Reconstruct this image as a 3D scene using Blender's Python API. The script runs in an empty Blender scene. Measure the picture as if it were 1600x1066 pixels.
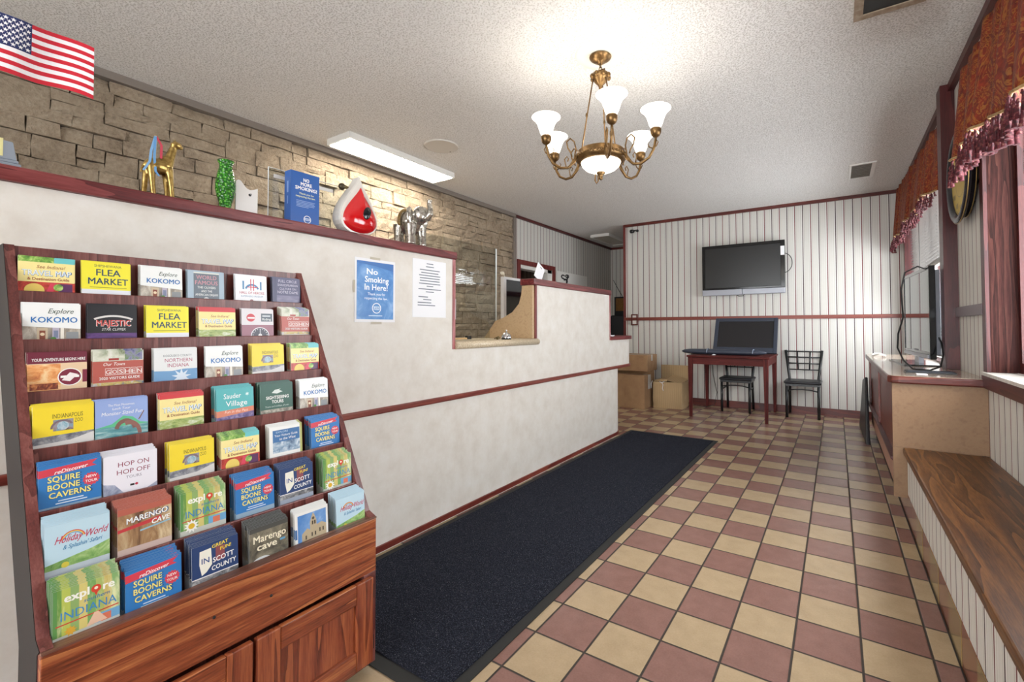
import bpy, math, random
from mathutils import Vector, Matrix, Euler
R_ = random.Random(7)
sc = bpy.context.scene
COL = sc.collection
PI = math.pi

# ------------------------------------------------------------------ camera, world, light, exposure
cam_d = bpy.data.cameras.new('camera'); cam = bpy.data.objects.new('camera', cam_d); COL.objects.link(cam)
cam_d.sensor_width = 36.0; cam_d.lens = 712.30 * 36 / 1600
cam_d.shift_x = -0.03077; cam_d.shift_y = -0.02368; cam_d.clip_start = 0.02
YAW, PITCH, ROLL = 0.5707, 0.0230, -0.0019
fwd = Vector((-math.sin(YAW)*math.cos(PITCH), math.cos(YAW)*math.cos(PITCH), math.sin(PITCH)))
rgt = Vector((math.cos(YAW), math.sin(YAW), 0)); upv = rgt.cross(fwd)
r2 = rgt*math.cos(ROLL) + upv*math.sin(ROLL); u2 = -rgt*math.sin(ROLL) + upv*math.cos(ROLL)
m3 = Matrix((r2, u2, -fwd)).transposed()
cam.matrix_world = Matrix.Translation((0, 0, 1.1312)) @ m3.to_4x4()
sc.camera = cam
sc.view_settings.view_transform = 'Standard'; sc.view_settings.look = 'None'
sc.view_settings.exposure = 0.44; sc.view_settings.gamma = 1.0
sc.view_settings.use_curve_mapping = False
wd = bpy.data.worlds.new('daylight'); sc.world = wd; wd.use_nodes = True
wb = wd.node_tree.nodes['Background']; wb.inputs['Color'].default_value = (0.93, 0.97, 1.0, 1); wb.inputs['Strength'].default_value = 9.0

H = 2.77          # ceiling height
XC = -1.94        # face of the reception counter
XL = -3.92        # left wall
XR = 0.69         # right wall
YB = 6.85         # striped wall at the far end
YF = -3.2         # assumed street front, unseen behind the camera

def portal(name, loc, rot, sx, sy):
    d = bpy.data.lights.new(name, 'AREA'); d.shape = 'RECTANGLE'; d.size = sx; d.size_y = sy
    d.energy = 1.0; d.cycles.is_portal = True
    o = bpy.data.objects.new(name, d); COL.objects.link(o); o.location = loc; o.rotation_euler = rot
portal('added_glass_portal', (-1.05, YF, 1.3), (PI/2, 0, 0), 3.3, 2.4)      # added street-front glazing, unseen behind the camera, for fill light
portal('side_window_portal', (0.86, 2.45, 1.66), (0, PI/2, 0), 1.8, 1.56)
portal('far_window_portal', (0.84, 5.39, 1.68), (0, PI/2, 0), 2.4, 1.64)
for _o in COL.objects:
    if _o.type == 'LIGHT':       # point each portal into the room
        tgt = Vector((-1.4, 3.2, 1.3)); 
        n = {'added_glass_portal': Vector((0, 1, 0))}.get(_o.name, Vector((-1, 0, 0)))
        _o.rotation_euler = n.to_track_quat('-Z', 'Y').to_euler()

# ------------------------------------------------------------------ materials
def lin(h):
    h = h.lstrip('#'); o = []
    for i in (0, 2, 4):
        c = int(h[i:i+2], 16)/255
        o.append(c/12.92 if c <= 0.04045 else ((c+0.055)/1.055)**2.4)
    return (o[0], o[1], o[2], 1)
_M = {}
def mat(name, hexc, rough=0.5, metal=0.0, spec=0.5, emit=None, estr=0.0, coat=0.0):
    if name in _M: return _M[name]
    m = bpy.data.materials.new(name); m.use_nodes = True; b = m.node_tree.nodes['Principled BSDF']
    b.inputs['Base Color'].default_value = lin(hexc); b.inputs['Roughness'].default_value = rough
    b.inputs['Metallic'].default_value = metal; b.inputs['Specular IOR Level'].default_value = spec
    if coat: b.inputs['Coat Weight'].default_value = coat; b.inputs['Coat Roughness'].default_value = 0.08
    if emit: b.inputs['Emission Color'].default_value = lin(emit); b.inputs['Emission Strength'].default_value = estr
    _M[name] = m; return m
class NT:
    """small helper around a material's node tree"""
    def __init__(s, name, rough=0.5, spec=0.5, metal=0.0):
        s.m = bpy.data.materials.new(name); s.m.use_nodes = True; s.t = s.m.node_tree
        s.b = s.t.nodes['Principled BSDF']; s.b.inputs['Roughness'].default_value = rough
        s.b.inputs['Specular IOR Level'].default_value = spec; s.b.inputs['Metallic'].default_value = metal
        s.tc = s.t.nodes.new('ShaderNodeTexCoord'); _M[name] = s.m
    def n(s, typ, **k):
        nd = s.t.nodes.new(typ)
        for a, v in k.items():
            if hasattr(nd, a) and not a.startswith('i_'): setattr(nd, a, v)
        return nd
    def l(s, a, b): s.t.links.new(a, b)
    def mapv(s, scale=(1, 1, 1), loc=(0, 0, 0), rot=(0, 0, 0), src='Object'):
        mp = s.n('ShaderNodeMapping'); mp.inputs['Scale'].default_value = scale; mp.inputs['Location'].default_value = loc
        mp.inputs['Rotation'].default_value = rot; s.l(s.tc.outputs[src], mp.inputs['Vector']); return mp.outputs['Vector']
    def noise(s, vec, scale, detail=4, rough=0.5, dist=0.0):
        nd = s.n('ShaderNodeTexNoise'); s.l(vec, nd.inputs['Vector']); nd.inputs['Scale'].default_value = scale
        nd.inputs['Detail'].default_value = detail; nd.inputs['Roughness'].default_value = rough
        nd.inputs['Distortion'].default_value = dist; return nd.outputs['Fac']
    def ramp(s, fac, stops, interp='LINEAR'):
        r = s.n('ShaderNodeValToRGB'); r.color_ramp.interpolation = interp; e = r.color_ramp.elements
        while len(e) < len(stops): e.new(0.5)
        for el, (p, c) in zip(e, stops): el.position = p; el.color = lin(c) if isinstance(c, str) else (c, c, c, 1)
        s.l(fac, r.inputs['Fac']); return r.outputs['Color']
    def math(s, op, a, b=None, c=None):
        nd = s.n('ShaderNodeMath', operation=op)
        for i, v in enumerate((a, b, c)):
            if v is None: continue
            if isinstance(v, (int, float)): nd.inputs[i].default_value = v
            else: s.l(v, nd.inputs[i])
        return nd.outputs[0]
    def mix(s, fac, a, b, blend='MIX'):
        nd = s.n('ShaderNodeMix', data_type='RGBA', blend_type=blend)
        for sock, v in ((nd.inputs[0], fac), (nd.inputs[6], a), (nd.inputs[7], b)):
            if isinstance(v, (int, float)): sock.default_value = v
            elif isinstance(v, str): sock.default_value = lin(v)
            else: s.l(v, sock)
        return nd.outputs[2]
    def bump(s, h, strength=0.3, dist=0.01):
        nd = s.n('ShaderNodeBump'); nd.inputs['Strength'].default_value = strength; nd.inputs['Distance'].default_value = dist
        s.l(h, nd.inputs['Height']); s.l(nd.outputs['Normal'], s.b.inputs['Normal'])
    def col(s, c): s.l(c, s.b.inputs['Base Color'])
    def sep(s, vec):
        nd = s.n('ShaderNodeSeparateXYZ'); s.l(vec, nd.inputs[0]); return nd.outputs

def wood(name, dark, mid, light, axis='y', rough=0.35, scale=1.0, coat=0.0, fig=1.0):
    t = NT(name, rough); 
    st = {'x': (0.9, 14, 14), 'y': (14, 0.9, 14), 'z': (14, 14, 0.9)}[axis]
    v = t.mapv(scale=tuple(c*scale for c in st))
    big = t.noise(v, 0.55*fig, 2, 0.5, 0.4)
    ring = t.math('FRACT', t.math('MULTIPLY', big, 7.0))
    fine = t.noise(t.mapv(scale=tuple(c*scale*6 for c in st)), 2.5, 4, 0.65)
    f = t.math('ADD', t.math('MULTIPLY', ring, 0.38), t.math('MULTIPLY', fine, 0.72))
    t.col(t.ramp(f, [(0.22, dark), (0.5, mid), (0.82, light)]))
    t.bump(fine, 0.12, 0.004)
    if coat: t.b.inputs['Coat Weight'].default_value = coat; t.b.inputs['Coat Roughness'].default_value = 0.15
    return t.m
W_CAPY = wood('cherry_stain_cap', '3f1214', '662223', '84403f', 'y', 0.33)
W_RACKZ = wood('rack_veneer', '47211f', '6a3430', '86524b', 'z', 0.33, 1.3)
W_RACKY = wood('rack_oak', '45190e', '8a4427', 'ba7444', 'y', 0.36, 1.0, fig=1.3)
W_RACKD = wood('rack_door_oak', '461a10', '7f3c25', 'a55c37', 'z', 0.36, 1.1, fig=1.2)
W_TRIMY = wood('red_trim_y', '4d1912', '6f2c23', '8c4636', 'y', 0.4)
W_TRIMX = wood('red_trim_x', '4d1912', '762e21', '8c4636', 'x', 0.4)
W_TRIMZ = wood('red_trim_z', '451415', '672422', '84403d', 'z', 0.4)
W_DARKX = wood('dark_base_x', '380d0b', '56190f', '6e2a1c', 'x', 0.4)
W_DARKY = wood('dark_base_y', '2f0d0d', '471516', '5b2624', 'y', 0.4)
W_POST = wood('mahogany_post', '2c0c0e', '451617', '5a2624', 'z', 0.35)
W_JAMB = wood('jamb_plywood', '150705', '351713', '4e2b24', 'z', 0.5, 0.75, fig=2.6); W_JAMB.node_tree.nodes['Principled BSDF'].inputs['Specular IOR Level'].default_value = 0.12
W_BENCH = wood('bench_oak', '251105', '4f2d10', '7d5024', 'y', 0.38, 1.2, coat=0.08, fig=1.3)
W_TABLE = wood('table_mahogany', '330c0b', '511a16', '662723', 'x', 0.5)
W_TLEG = wood('table_leg_mahogany', '330c0b', '4e1815', '642522', 'z', 0.5)
for _w in (W_TABLE, W_TLEG): _w.node_tree.nodes['Principled BSDF'].inputs['Specular IOR Level'].default_value = 0.2
W_CABX = wood('cabinet_edge', '33100c', '542019', '6f3527', 'x', 0.3)
W_CABZ = wood('cabinet_red_wood', '3f1009', '5f1e12', '7a3321', 'z', 0.35)

def speck(name, c1, c2, scale, rough=0.5, detail=5, bump=0.0, c3=None):
    t = NT(name, rough); f = t.noise(t.mapv(), scale, detail, 0.6)
    t.col(t.ramp(f, [(0.3, c1), (0.7, c2)] if not c3 else [(0.28, c1), (0.5, c2), (0.74, c3)]))
    if bump: t.bump(f, bump, 0.01)
    return t.m
def photo(name, c1, c2, c3, scale=30, st=(1, 1, 1), rough=0.35):
    if name in _M: return _M[name]
    t = NT(name, rough); f = t.noise(t.mapv(scale=st), scale, 6, 0.65, 0.6)
    t.col(t.ramp(f, [(0.33, c1), (0.5, c2), (0.66, c3)])); return t.m

# cream laminate of the counter
t = NT('cream_laminate', 0.45); a = t.noise(t.mapv(), 9, 6, 0.6); b_ = t.noise(t.mapv(), 60, 4, 0.7)
c = t.ramp(a, [(0.3, 'd2cbc1'), (0.52, 'dcd7cf'), (0.75, 'e3e0db')]); t.col(t.mix(t.math('MULTIPLY', b_, 0.22), c, 'b9ab9c')); M_CREAM = t.m
# checker floor
T = 0.203
t = NT('checker_tile', 0.3); s = t.sep(t.tc.outputs['Object'])
u = t.math('ADD', t.math('DIVIDE', s[0], T), 4.7095); v = t.math('ADD', t.math('DIVIDE', s[1], T), -6.0469)
par = t.math('FLOORED_MODULO', t.math('ADD', t.math('FLOOR', u), t.math('FLOOR', v)), 2.0)
n1 = t.noise(t.mapv(), 14, 6, 0.6); n2 = t.noise(t.mapv(), 160, 2, 0.6)
nn = t.math('ADD', t.math('MULTIPLY', n1, 0.6), t.math('MULTIPLY', n2, 0.4))
beige = t.ramp(nn, [(0.3, 'a08a6c'), (0.7, 'b49d7d')]); brown = t.ramp(nn, [(0.3, '7b5950'), (0.7, '8d685e')])
tile = t.mix(par, beige, brown)
def edge(x):
    f = t.math('FRACT', x); return t.math('MINIMUM', f, t.math('SUBTRACT', 1.0, f))
e = t.math('MINIMUM', edge(u), edge(v)); g = t.math('LESS_THAN', e, 0.019)
t.col(t.mix(g, tile, '382e27'))
t.l(t.math('ADD', t.math('MULTIPLY', g, 0.5), 0.27), t.b.inputs['Roughness'])
t.bump(t.math('MINIMUM', t.math('MULTIPLY', e, 30.0), 1.0), 0.35, 0.004); M_FLOOR = t.m
# popcorn ceiling
t = NT('popcorn_plaster', 0.9, 0.2); f = t.noise(t.mapv(), 105, 3, 0.6); g = t.ramp(f, [(0.36, 0.0), (0.52, 1.0)])
t.col(t.mix(g, 'cfcbc5', 'f0eeeb')); t.bump(g, 0.6, 0.011); M_CEIL = t.m
# striped wallpaper; axis = coordinate across the stripes
def stripes(name, axis, off=0.0, pitch=0.09):
    t = NT(name, 0.6); s = t.sep(t.tc.outputs['Object']); x = s['xyz'.index(axis)]
    u = t.math('FRACT', t.math('ADD', t.math('DIVIDE', x, pitch), off))
    k = t.math('FLOORED_MODULO', t.math('FLOOR', t.math('ADD', t.math('DIVIDE', x, pitch), off)), 2.0)
    base = t.ramp(u, [(0.0, 'cdcac4'), (0.2, 'd6d4cf'), (0.24, 'b9b5ab'), (0.30, 'd9d7d2'), (0.62, 'd8d6d1'), (0.68, 'b5b1a8'), (0.74, 'd4d1cb'), (0.8, 'd0cdc7')])
    line = t.math('LESS_THAN', t.math('ABSOLUTE', t.math('SUBTRACT', u, 0.5)), 0.052)
    lc = t.mix(k, '3c2327', '6a2a2c')
    w = t.noise(t.mapv(), 25, 4, 0.6)
    base = t.mix(t.math('MULTIPLY', w, 0.12), base, 'a8a296')
    t.col(t.mix(line, base, lc)); return t.m
M_WPX = stripes('striped_wallpaper_x', 'x', 0.388, 0.0908); M_WPY = stripes('striped_wallpaper_y', 'y', 0.2, 0.0908)
# stone
t = NT('ledge_stone', 0.85, 0.25); a = t.noise(t.mapv(), 5.5, 3, 0.55); b_ = t.noise(t.mapv(), 38, 6, 0.7); c_ = t.noise(t.mapv(), 1.3, 2, 0.5)
f = t.math('ADD', t.math('MULTIPLY', a, 0.45), t.math('MULTIPLY', b_, 0.55))
c1 = t.ramp(f, [(0.28, '64574a'), (0.42, '948471'), (0.58, 'b0a08b'), (0.76, 'cdbea8')])
t.col(t.mix(t.math('MULTIPLY', c_, 0.4), c1, '93806a')); t.bump(t.math('ADD', b_, t.math('MULTIPLY', a, 1.5)), 1.0, 0.02); M_STONE = t.m
M_MORTAR = mat('stone_joint', '3a3026', 0.95)
# carpet mat
t = NT('black_mat_pile', 0.95, 0.1); f = t.noise(t.mapv(), 260, 2, 0.7); g = t.noise(t.mapv(), 330, 0, 0.5)
c1 = t.ramp(f, [(0.35, '14151b'), (0.55, '282a34'), (0.72, '4d515e')]); t.col(t.mix(t.math('GREATER_THAN', g, 0.80), c1, '8b8d95'))
t.bump(f, 0.8, 0.01); M_MAT = t.m
M_RUB = mat('mat_rubber_edge', '232321', 0.7)
# valance damask
t = NT('valance_damask', 0.6, 0.3); v = t.mapv(scale=(1, 1, 1))
nz = t.noise(v, 7, 3, 0.6, 3.2); b1 = t.ramp(t.math('FRACT', t.math('MULTIPLY', nz, 6.0)), [(0.32, 0.0), (0.45, 1.0), (0.6, 1.0), (0.72, 0.0)])
sh = t.noise(v, 40, 3, 0.6); redc = t.ramp(sh, [(0.3, '541409'), (0.7, '86290f')])
t.col(t.mix(t.math('MULTIPLY', b1, 0.62), redc, 'a06a2a')); t.bump(b1, 0.15, 0.004); M_VAL = t.m
t = NT('tassel_yarn', 0.7); f = t.noise(t.mapv(), 75, 3, 0.6); t.col(t.ramp(f, [(0.3, '2a050c'), (0.46, '480c17'), (0.58, '641b27'), (0.72, '96705f')])); M_TAS = t.m
M_GIMP = speck('gold_gimp', '7a5a34', 'b49566', 90, 0.6)
# glass & plastics
def clear(name, tint='f4f8f8', refl=0.06, rough=0.0):
    m = bpy.data.materials.new(name); m.use_nodes = True; nt = m.node_tree; nt.nodes.clear()
    o = nt.nodes.new('ShaderNodeOutputMaterial'); mx = nt.nodes.new('ShaderNodeMixShader')
    tr = nt.nodes.new('ShaderNodeBsdfTransparent'); tr.inputs[0].default_value = lin(tint)
    gl = nt.nodes.new('ShaderNodeBsdfGlossy'); gl.inputs['Roughness'].default_value = rough
    fr = nt.nodes.new('ShaderNodeLayerWeight'); fr.inputs[0].default_value = 0.5
    pw = nt.nodes.new('ShaderNodeMath'); pw.operation = 'POWER'; pw.inputs[1].default_value = 5.0
    ad = nt.nodes.new('ShaderNodeMath'); ad.operation = 'MULTIPLY_ADD'; ad.inputs[1].default_value = 0.7; ad.inputs[2].default_value = refl
    nt.links.new(fr.outputs['Facing'], pw.inputs[0]); nt.links.new(pw.outputs[0], ad.inputs[0]); nt.links.new(ad.outputs[0], mx.inputs[0])
    nt.links.new(tr.outputs[0], mx.inputs[1]); nt.links.new(gl.outputs[0], mx.inputs[2]); nt.links.new(mx.outputs[0], o.inputs[0])
    return m
M_ACRY = clear('clear_acrylic', 'eef2f2', 0.07); M_PANE = clear('window_glass', 'ffffff', 0.04)
M_EDGE = mat('acrylic_edge', 'e6ebee', 0.2)
M_BLACK = mat('black_plastic', '141416', 0.35); M_BLACKM = mat('black_metal', '18191b', 0.35, 0.0, 0.5)
M_SCREEN = mat('dark_glossy_screen', '0b0c0e', 0.12, 0, 0.5); M_SCREENM = mat('matt_screen', '1b191c', 0.45)
M_SILV = mat('silver_plastic', '9a9ca4', 0.35, 0.2); M_GREYP = mat('grey_plastic', '7d8088', 0.45); M_SLATE = mat('slate_plastic', '343a48', 0.4)
M_WHITE = mat('white_paint', 'e4e2dd', 0.5); M_WHITEP = mat('white_paper', 'e9e9ec', 0.6); M_CHROME = mat('polished_steel', 'd5d6d8', 0.12, 1.0)
M_GOLD = speck('aged_brass', '5d4427', '8a6b42', 30, 0.36); _M['aged_brass'].node_tree.nodes['Principled BSDF'].inputs['Metallic'].default_value = 0.75
M_VINYL = mat('black_vinyl', '1d1d22', 0.42); M_CARD = speck('brown_cardboard', '8f6e50', 'a38260', 8, 0.8)
t = NT('ribbed_cardboard', 0.8); w_ = t.n('ShaderNodeTexWave'); w_.inputs['Scale'].default_value = 12; w_.bands_direction = 'X'; t.l(t.mapv(), w_.inputs['Vector'])
t.col(t.mix(t.math('MULTIPLY', w_.outputs['Fac'], 0.35), 'b59a74', '8f744f')); t.bump(w_.outputs['Fac'], 0.2, 0.004); M_CARDR = t.m
M_TAPE = mat('packing_tape', 'c3bfb8', 0.25); M_TAN = speck('tan_laminate', 'a88a66', 'bfa27d', 60, 0.5, c3='b39671')
M_GRAN = speck('speckled_ledge_laminate', '9a8468', 'c9b89c', 120, 0.35, c3='e0d4bf')
M_ENDPAN = speck('ochre_board', '7b5b40', '88694b', 40, 0.5, c3='816145'); M_PINK = speck('rose_laminate', 'a87c68', 'b78d79', 12, 0.4)
M_BULB = mat('lit_white_glass', 'ffffff', 0.3, emit='fff4e0', estr=2.4)
M_TUBE = mat('lit_diffuser', 'ffffff', 0.4, emit='fff6e6', estr=28.0)
# ------------------------------------------------------------------ mesh library
class MB:
    def __init__(s): s.v = []; s.f = []; s.mi = []; s.sm = []; s.mats = []
    def _m(s, m):
        if m not in s.mats: s.mats.append(m)
        return s.mats.index(m)
    def add(s, vs, fs, m, smooth=False):
        k = len(s.v); i = s._m(m); s.v += [Vector(p) for p in vs]
        for f in fs: s.f.append([k+j for j in f]); s.mi.append(i); s.sm.append(smooth)
        return s
    def box(s, x0, x1, y0, y1, z0, z1, m, M=None):
        p = [Vector((x, y, z)) for z in (z0, z1) for y in (y0, y1) for x in (x0, x1)]
        if M: p = [M @ q for q in p]
        return s.add(p, [(0, 2, 3, 1), (4, 5, 7, 6), (0, 1, 5, 4), (2, 6, 7, 3), (0, 4, 6, 2), (1, 3, 7, 5)], m)
    def prism(s, poly, axis, a, b, m, smooth=False, M=None):
        """closed 2-D outline (the two other axes in order) run along one axis from a to b"""
        def P(p, t):
            q = {'x': (t, p[0], p[1]), 'y': (p[0], t, p[1]), 'z': (p[0], p[1], t)}[axis]
            return (M @ Vector(q)) if M else Vector(q)
        n = len(poly); vs = [P(p, a) for p in poly] + [P(p, b) for p in poly]
        s.add(vs, [list(range(n))[::-1], list(range(n, 2*n))], m)
        k = len(s.v) - 2*n; i = s._m(m)
        for j in range(n):
            s.f.append([k+j, k+(j+1) % n, k+n+(j+1) % n, k+n+j]); s.mi.append(i); s.sm.append(smooth)
        return s
    def tube(s, pts, r, m, n=8, closed=False, cap=True):
        pts = [Vector(p) for p in pts]; N = len(pts); rr = r if isinstance(r, (list, tuple)) else [r]*N
        vs = []; prev = None
        for i, p in enumerate(pts):
            if closed: d = pts[(i+1) % N] - pts[i-1]
            else: d = pts[min(i+1, N-1)] - pts[max(i-1, 0)]
            d.normalize()
            if prev is None:
                a = Vector((0, 0, 1)) if abs(d.z) < 0.9 else Vector((1, 0, 0)); u = d.cross(a).normalized()
            else: u = (prev - d*prev.dot(d)); u = u.normalized() if u.length > 1e-6 else d.orthogonal().normalized()
            prev = u; w = d.cross(u)
            vs += [p + (u*math.cos(2*PI*k/n) + w*math.sin(2*PI*k/n))*rr[i] for k in range(n)]
        fs = []
        for i in range(N if closed else N-1):
            for k in range(n):
                a = i*n+k; b = i*n+(k+1) % n; c = ((i+1) % N)*n
                fs.append((a, b, c+(k+1) % n, c+k))
        s.add(vs, fs, m, True)
        if cap and not closed:
            k0 = len(s.v) - len(vs); i = s._m(m)
            s.f.append([k0+k for k in range(n)][::-1]); s.mi.append(i); s.sm.append(False)
            s.f.append([k0+(N-1)*n+k for k in range(n)]); s.mi.append(i); s.sm.append(False)
        return s
    def lathe(s, prof, c, m, n=28, axis=(0, 0, 1), smooth=True):
        q = Vector((0, 0, 1)).rotation_difference(Vector(axis)); c = Vector(c); vs = []; fs = []
        for r, z in prof:
            vs += [c + q @ Vector((r*math.cos(2*PI*k/n), r*math.sin(2*PI*k/n), z)) for k in range(n)]
        for i in range(len(prof)-1):
            for k in range(n): fs.append((i*n+k, i*n+(k+1) % n, (i+1)*n+(k+1) % n, (i+1)*n+k))
        return s.add(vs, fs, m, smooth)
    def ball(s, c, r, m, n=16, M=None):
        r = r if isinstance(r, (tuple, list)) else (r, r, r); c = Vector(c); vs = []; fs = []; h = n//2
        for i in range(h+1):
            th = PI*i/h
            for k in range(n):
                a = 2*PI*k/n; p = Vector((r[0]*math.sin(th)*math.cos(a), r[1]*math.sin(th)*math.sin(a), r[2]*math.cos(th)))
                vs.append(c + (M @ p if M else p))
        for i in range(h):
            for k in range(n): fs.append((i*n+k, (i+1)*n+k, (i+1)*n+(k+1) % n, i*n+(k+1) % n))
        return s.add(vs, fs, m, True)
    def build(s, name, parent=None, bevel=0.0, seg=2, world=None, label=None):
        """one mesh object; coordinates are given in the room, the parent's place is taken off"""
        if parent is not None:
            off = Vector((0, 0, 0)); p = parent
            while p is not None: off += p.location; p = p.parent
            loc = Vector((0, 0, 0))
        else:
            xs = [p.x for p in s.v]; ys = [p.y for p in s.v]; zs = [p.z for p in s.v]
            off = Vector(world) if world is not None else Vector(((min(xs)+max(xs))/2, (min(ys)+max(ys))/2, min(zs)))
            loc = off.copy()
        me = bpy.data.meshes.new(name); me.from_pydata([tuple(p-off) for p in s.v], [], s.f)
        for m in s.mats: me.materials.append(m)
        me.polygons.foreach_set('material_index', s.mi); me.polygons.foreach_set('use_smooth', s.sm); me.update()
        o = bpy.data.objects.new(name, me); COL.objects.link(o); o.location = loc
        if parent is not None: o.parent = parent
        if bevel:
            b = o.modifiers.new('bevel', 'BEVEL'); b.width = bevel; b.segments = seg; b.limit_method = 'ANGLE'; b.angle_limit = 0.7
        if label: o['label'] = label
        return o
def tag(o, label, cat, group=None, kind=None):
    o['label'] = label; o['category'] = cat
    if group: o['group'] = group
    if kind: o['kind'] = kind
    return o
def thing(name, loc, label, cat, group=None):
    o = bpy.data.objects.new(name, None); o.empty_display_size = 0.1; COL.objects.link(o); o.location = loc
    return tag(o, label, cat, group)
def struct(mb, name, **k):
    o = mb.build(name, world=(0, 0, 0), **k); o['kind'] = 'structure'; return o
def dup(root, loc, rotz=0.0, label=None):
    r = root.copy(); COL.objects.link(r); r.location = loc; r.rotation_euler = (0, 0, rotz)
    if label: r['label'] = label
    for ch in list(root.children):
        c = ch.copy(); COL.objects.link(c); c.parent = r
        for g in list(ch.children):
            d = g.copy(); COL.objects.link(d); d.parent = c
    return r
# lettering: the built-in face turned into flat mesh, cached
_T = {}
def glyphs(sx, bold):
    k = (sx, bold)
    if k not in _T:
        cu = bpy.data.curves.new('lettering', 'FONT'); cu.body = sx; cu.size = 1; cu.resolution_u = 2; cu.offset = 0.0; cu.fill_mode = 'FRONT'
        ob = bpy.data.objects.new('lettering', cu); me = bpy.data.meshes.new_from_object(ob)
        vs = [(v.co.x, v.co.y) for v in me.vertices]; fs = [list(p.vertices) for p in me.polygons]
        bpy.data.objects.remove(ob); bpy.data.curves.remove(cu); bpy.data.meshes.remove(me)
        _T[k] = (vs, fs)
    return _T[k]
class Face:
    """a flat printed face: origin O, across U, up W, outward N"""
    def __init__(s, mb, O, U=(0, 1, 0), W=(0, 0, 1), N=(1, 0, 0)):
        s.mb = mb; s.O = Vector(O); s.U = Vector(U); s.W = Vector(W); s.N = Vector(N); s.k = 0
    def at(s, u, w, n): return s.O + s.U*u + s.W*w + s.N*n
    def lay(s): s.k += 1; return 0.00010 + 0.000028*s.k
    def poly(s, pts, m):
        n = s.lay(); s.mb.add([s.at(u, w, n) for u, w in pts], [list(range(len(pts)))], m); return s
    def rect(s, u0, w0, u1, w1, m): return s.poly([(u0, w0), (u1, w0), (u1, w1), (u0, w1)], m)
    def disc(s, u, w, r, m, r2=None, n=24):
        r2 = r2 or r; return s.poly([(u+r*math.cos(2*PI*k/n), w+r2*math.sin(2*PI*k/n)) for k in range(n)], m)
    def arc(s, u, w, r0, r1, a0, a1, m, n=14, sy=1.0):
        P = [(u+r1*math.cos(a0+(a1-a0)*k/n), w+sy*r1*math.sin(a0+(a1-a0)*k/n)) for k in range(n+1)]
        Q = [(u+r0*math.cos(a0+(a1-a0)*k/n), w+sy*r0*math.sin(a0+(a1-a0)*k/n)) for k in range(n+1)]
        z = s.lay()
        vs = [s.at(a, b, z) for a, b in P] + [s.at(a, b, z) for a, b in Q]
        s.mb.add(vs, [(k, k+1, n+2+k, n+1+k) for k in range(n)], m); return s
    def star(s, u, w, r, m, r2=0.4, n=5, rot=PI/2):
        return s.poly([(u+(r if k % 2 == 0 else r*r2)*math.cos(rot+PI*k/n), w+(r if k % 2 == 0 else r*r2)*math.sin(rot+PI*k/n)) for k in range(2*n)], m)
    def text(s, sx, u, w, h, m, width=None, shear=0.0, bold=0.0, align='C', rise=0.0):
        vs, fs = glyphs(sx, bold)
        if not vs: return s
        x0 = min(p[0] for p in vs); x1 = max(p[0] for p in vs); k = h/0.72; kx = k
        if width and (x1-x0)*k > width: kx = width/(x1-x0)
        elif width and (x1-x0)*k < width*0.8: kx = min(width*0.9/(x1-x0), k*1.35)
        cx = {'C': (x0+x1)/2, 'L': x0, 'R': x1}[align]; z = s.lay(); b = bold*0.55
        for i, (bx, by) in enumerate(((0, 0), (-b, -b*.6), (b, b*.6), (-b, b*.6), (b, -b*.6)) if bold else ((0, 0),)):
            P = []
            for x, y in vs:
                uu = (x+bx-cx)*kx + shear*y*k; P.append(s.at(u+uu, w+(y+by)*k+rise*uu, z+i*.000004))
            s.mb.add(P, fs, m)
        return s
def smoothstep(a): a = max(0, min(1, a)); return a*a*(3-2*a)
# ------------------------------------------------------------------ the room
m = MB(); m.box(-5.3, 1.0, YF-0.6, 9.0, -0.06, 0, M_FLOOR); struct(m, 'floor')
m = MB(); m.box(-5.3, 1.0, YF-0.2, 9.0, H, H+0.08, M_CEIL); struct(m, 'ceiling')
# stone part of the left wall: irregular ledge stones
m = MB(); m.box(XL-0.16, XL-0.012, YF, 5.3, 0, H, M_MORTAR)
z = 0.0
def stone(m, y0, y1, z0, z1):
    d = R_.uniform(0.006, 0.030); tilt = R_.uniform(-0.008, 0.008); nu = max(2, int((y1-y0)/0.06)); nv = max(2, int((z1-z0)/0.05))
    G = []
    j = lambda: R_.uniform(-0.0035, 0.0035)
    for b in range(nv+1):
        for a in range(nu+1):
            ed = a in (0, nu) or b in (0, nv)
            y = y0+(y1-y0)*a/nu; zz = z0+(z1-z0)*b/nv
            x = XL+d+tilt*(b/nv-0.5)*2+R_.uniform(-0.007, 0.007)-(0.009 if ed else 0)
            G.append((x, y+j(), zz+j()))
    fs = [(b*(nu+1)+a, b*(nu+1)+a+1, (b+1)*(nu+1)+a+1, (b+1)*(nu+1)+a) for b in range(nv) for a in range(nu)]
    ring = [a for a in range(nu+1)] + [b*(nu+1)+nu for b in range(1, nv+1)] + [nv*(nu+1)+a for a in range(nu-1, -1, -1)] + [b*(nu+1) for b in range(nv-1, 0, -1)]
    k = len(G); G += [(XL-0.02, G[r][1], G[r][2]) for r in ring]
    n = len(ring); fs += [(ring[(i+1) % n], ring[i], k+i, k+(i+1) % n) for i in range(n)]
    m.add(G, fs, M_STONE)
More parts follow.
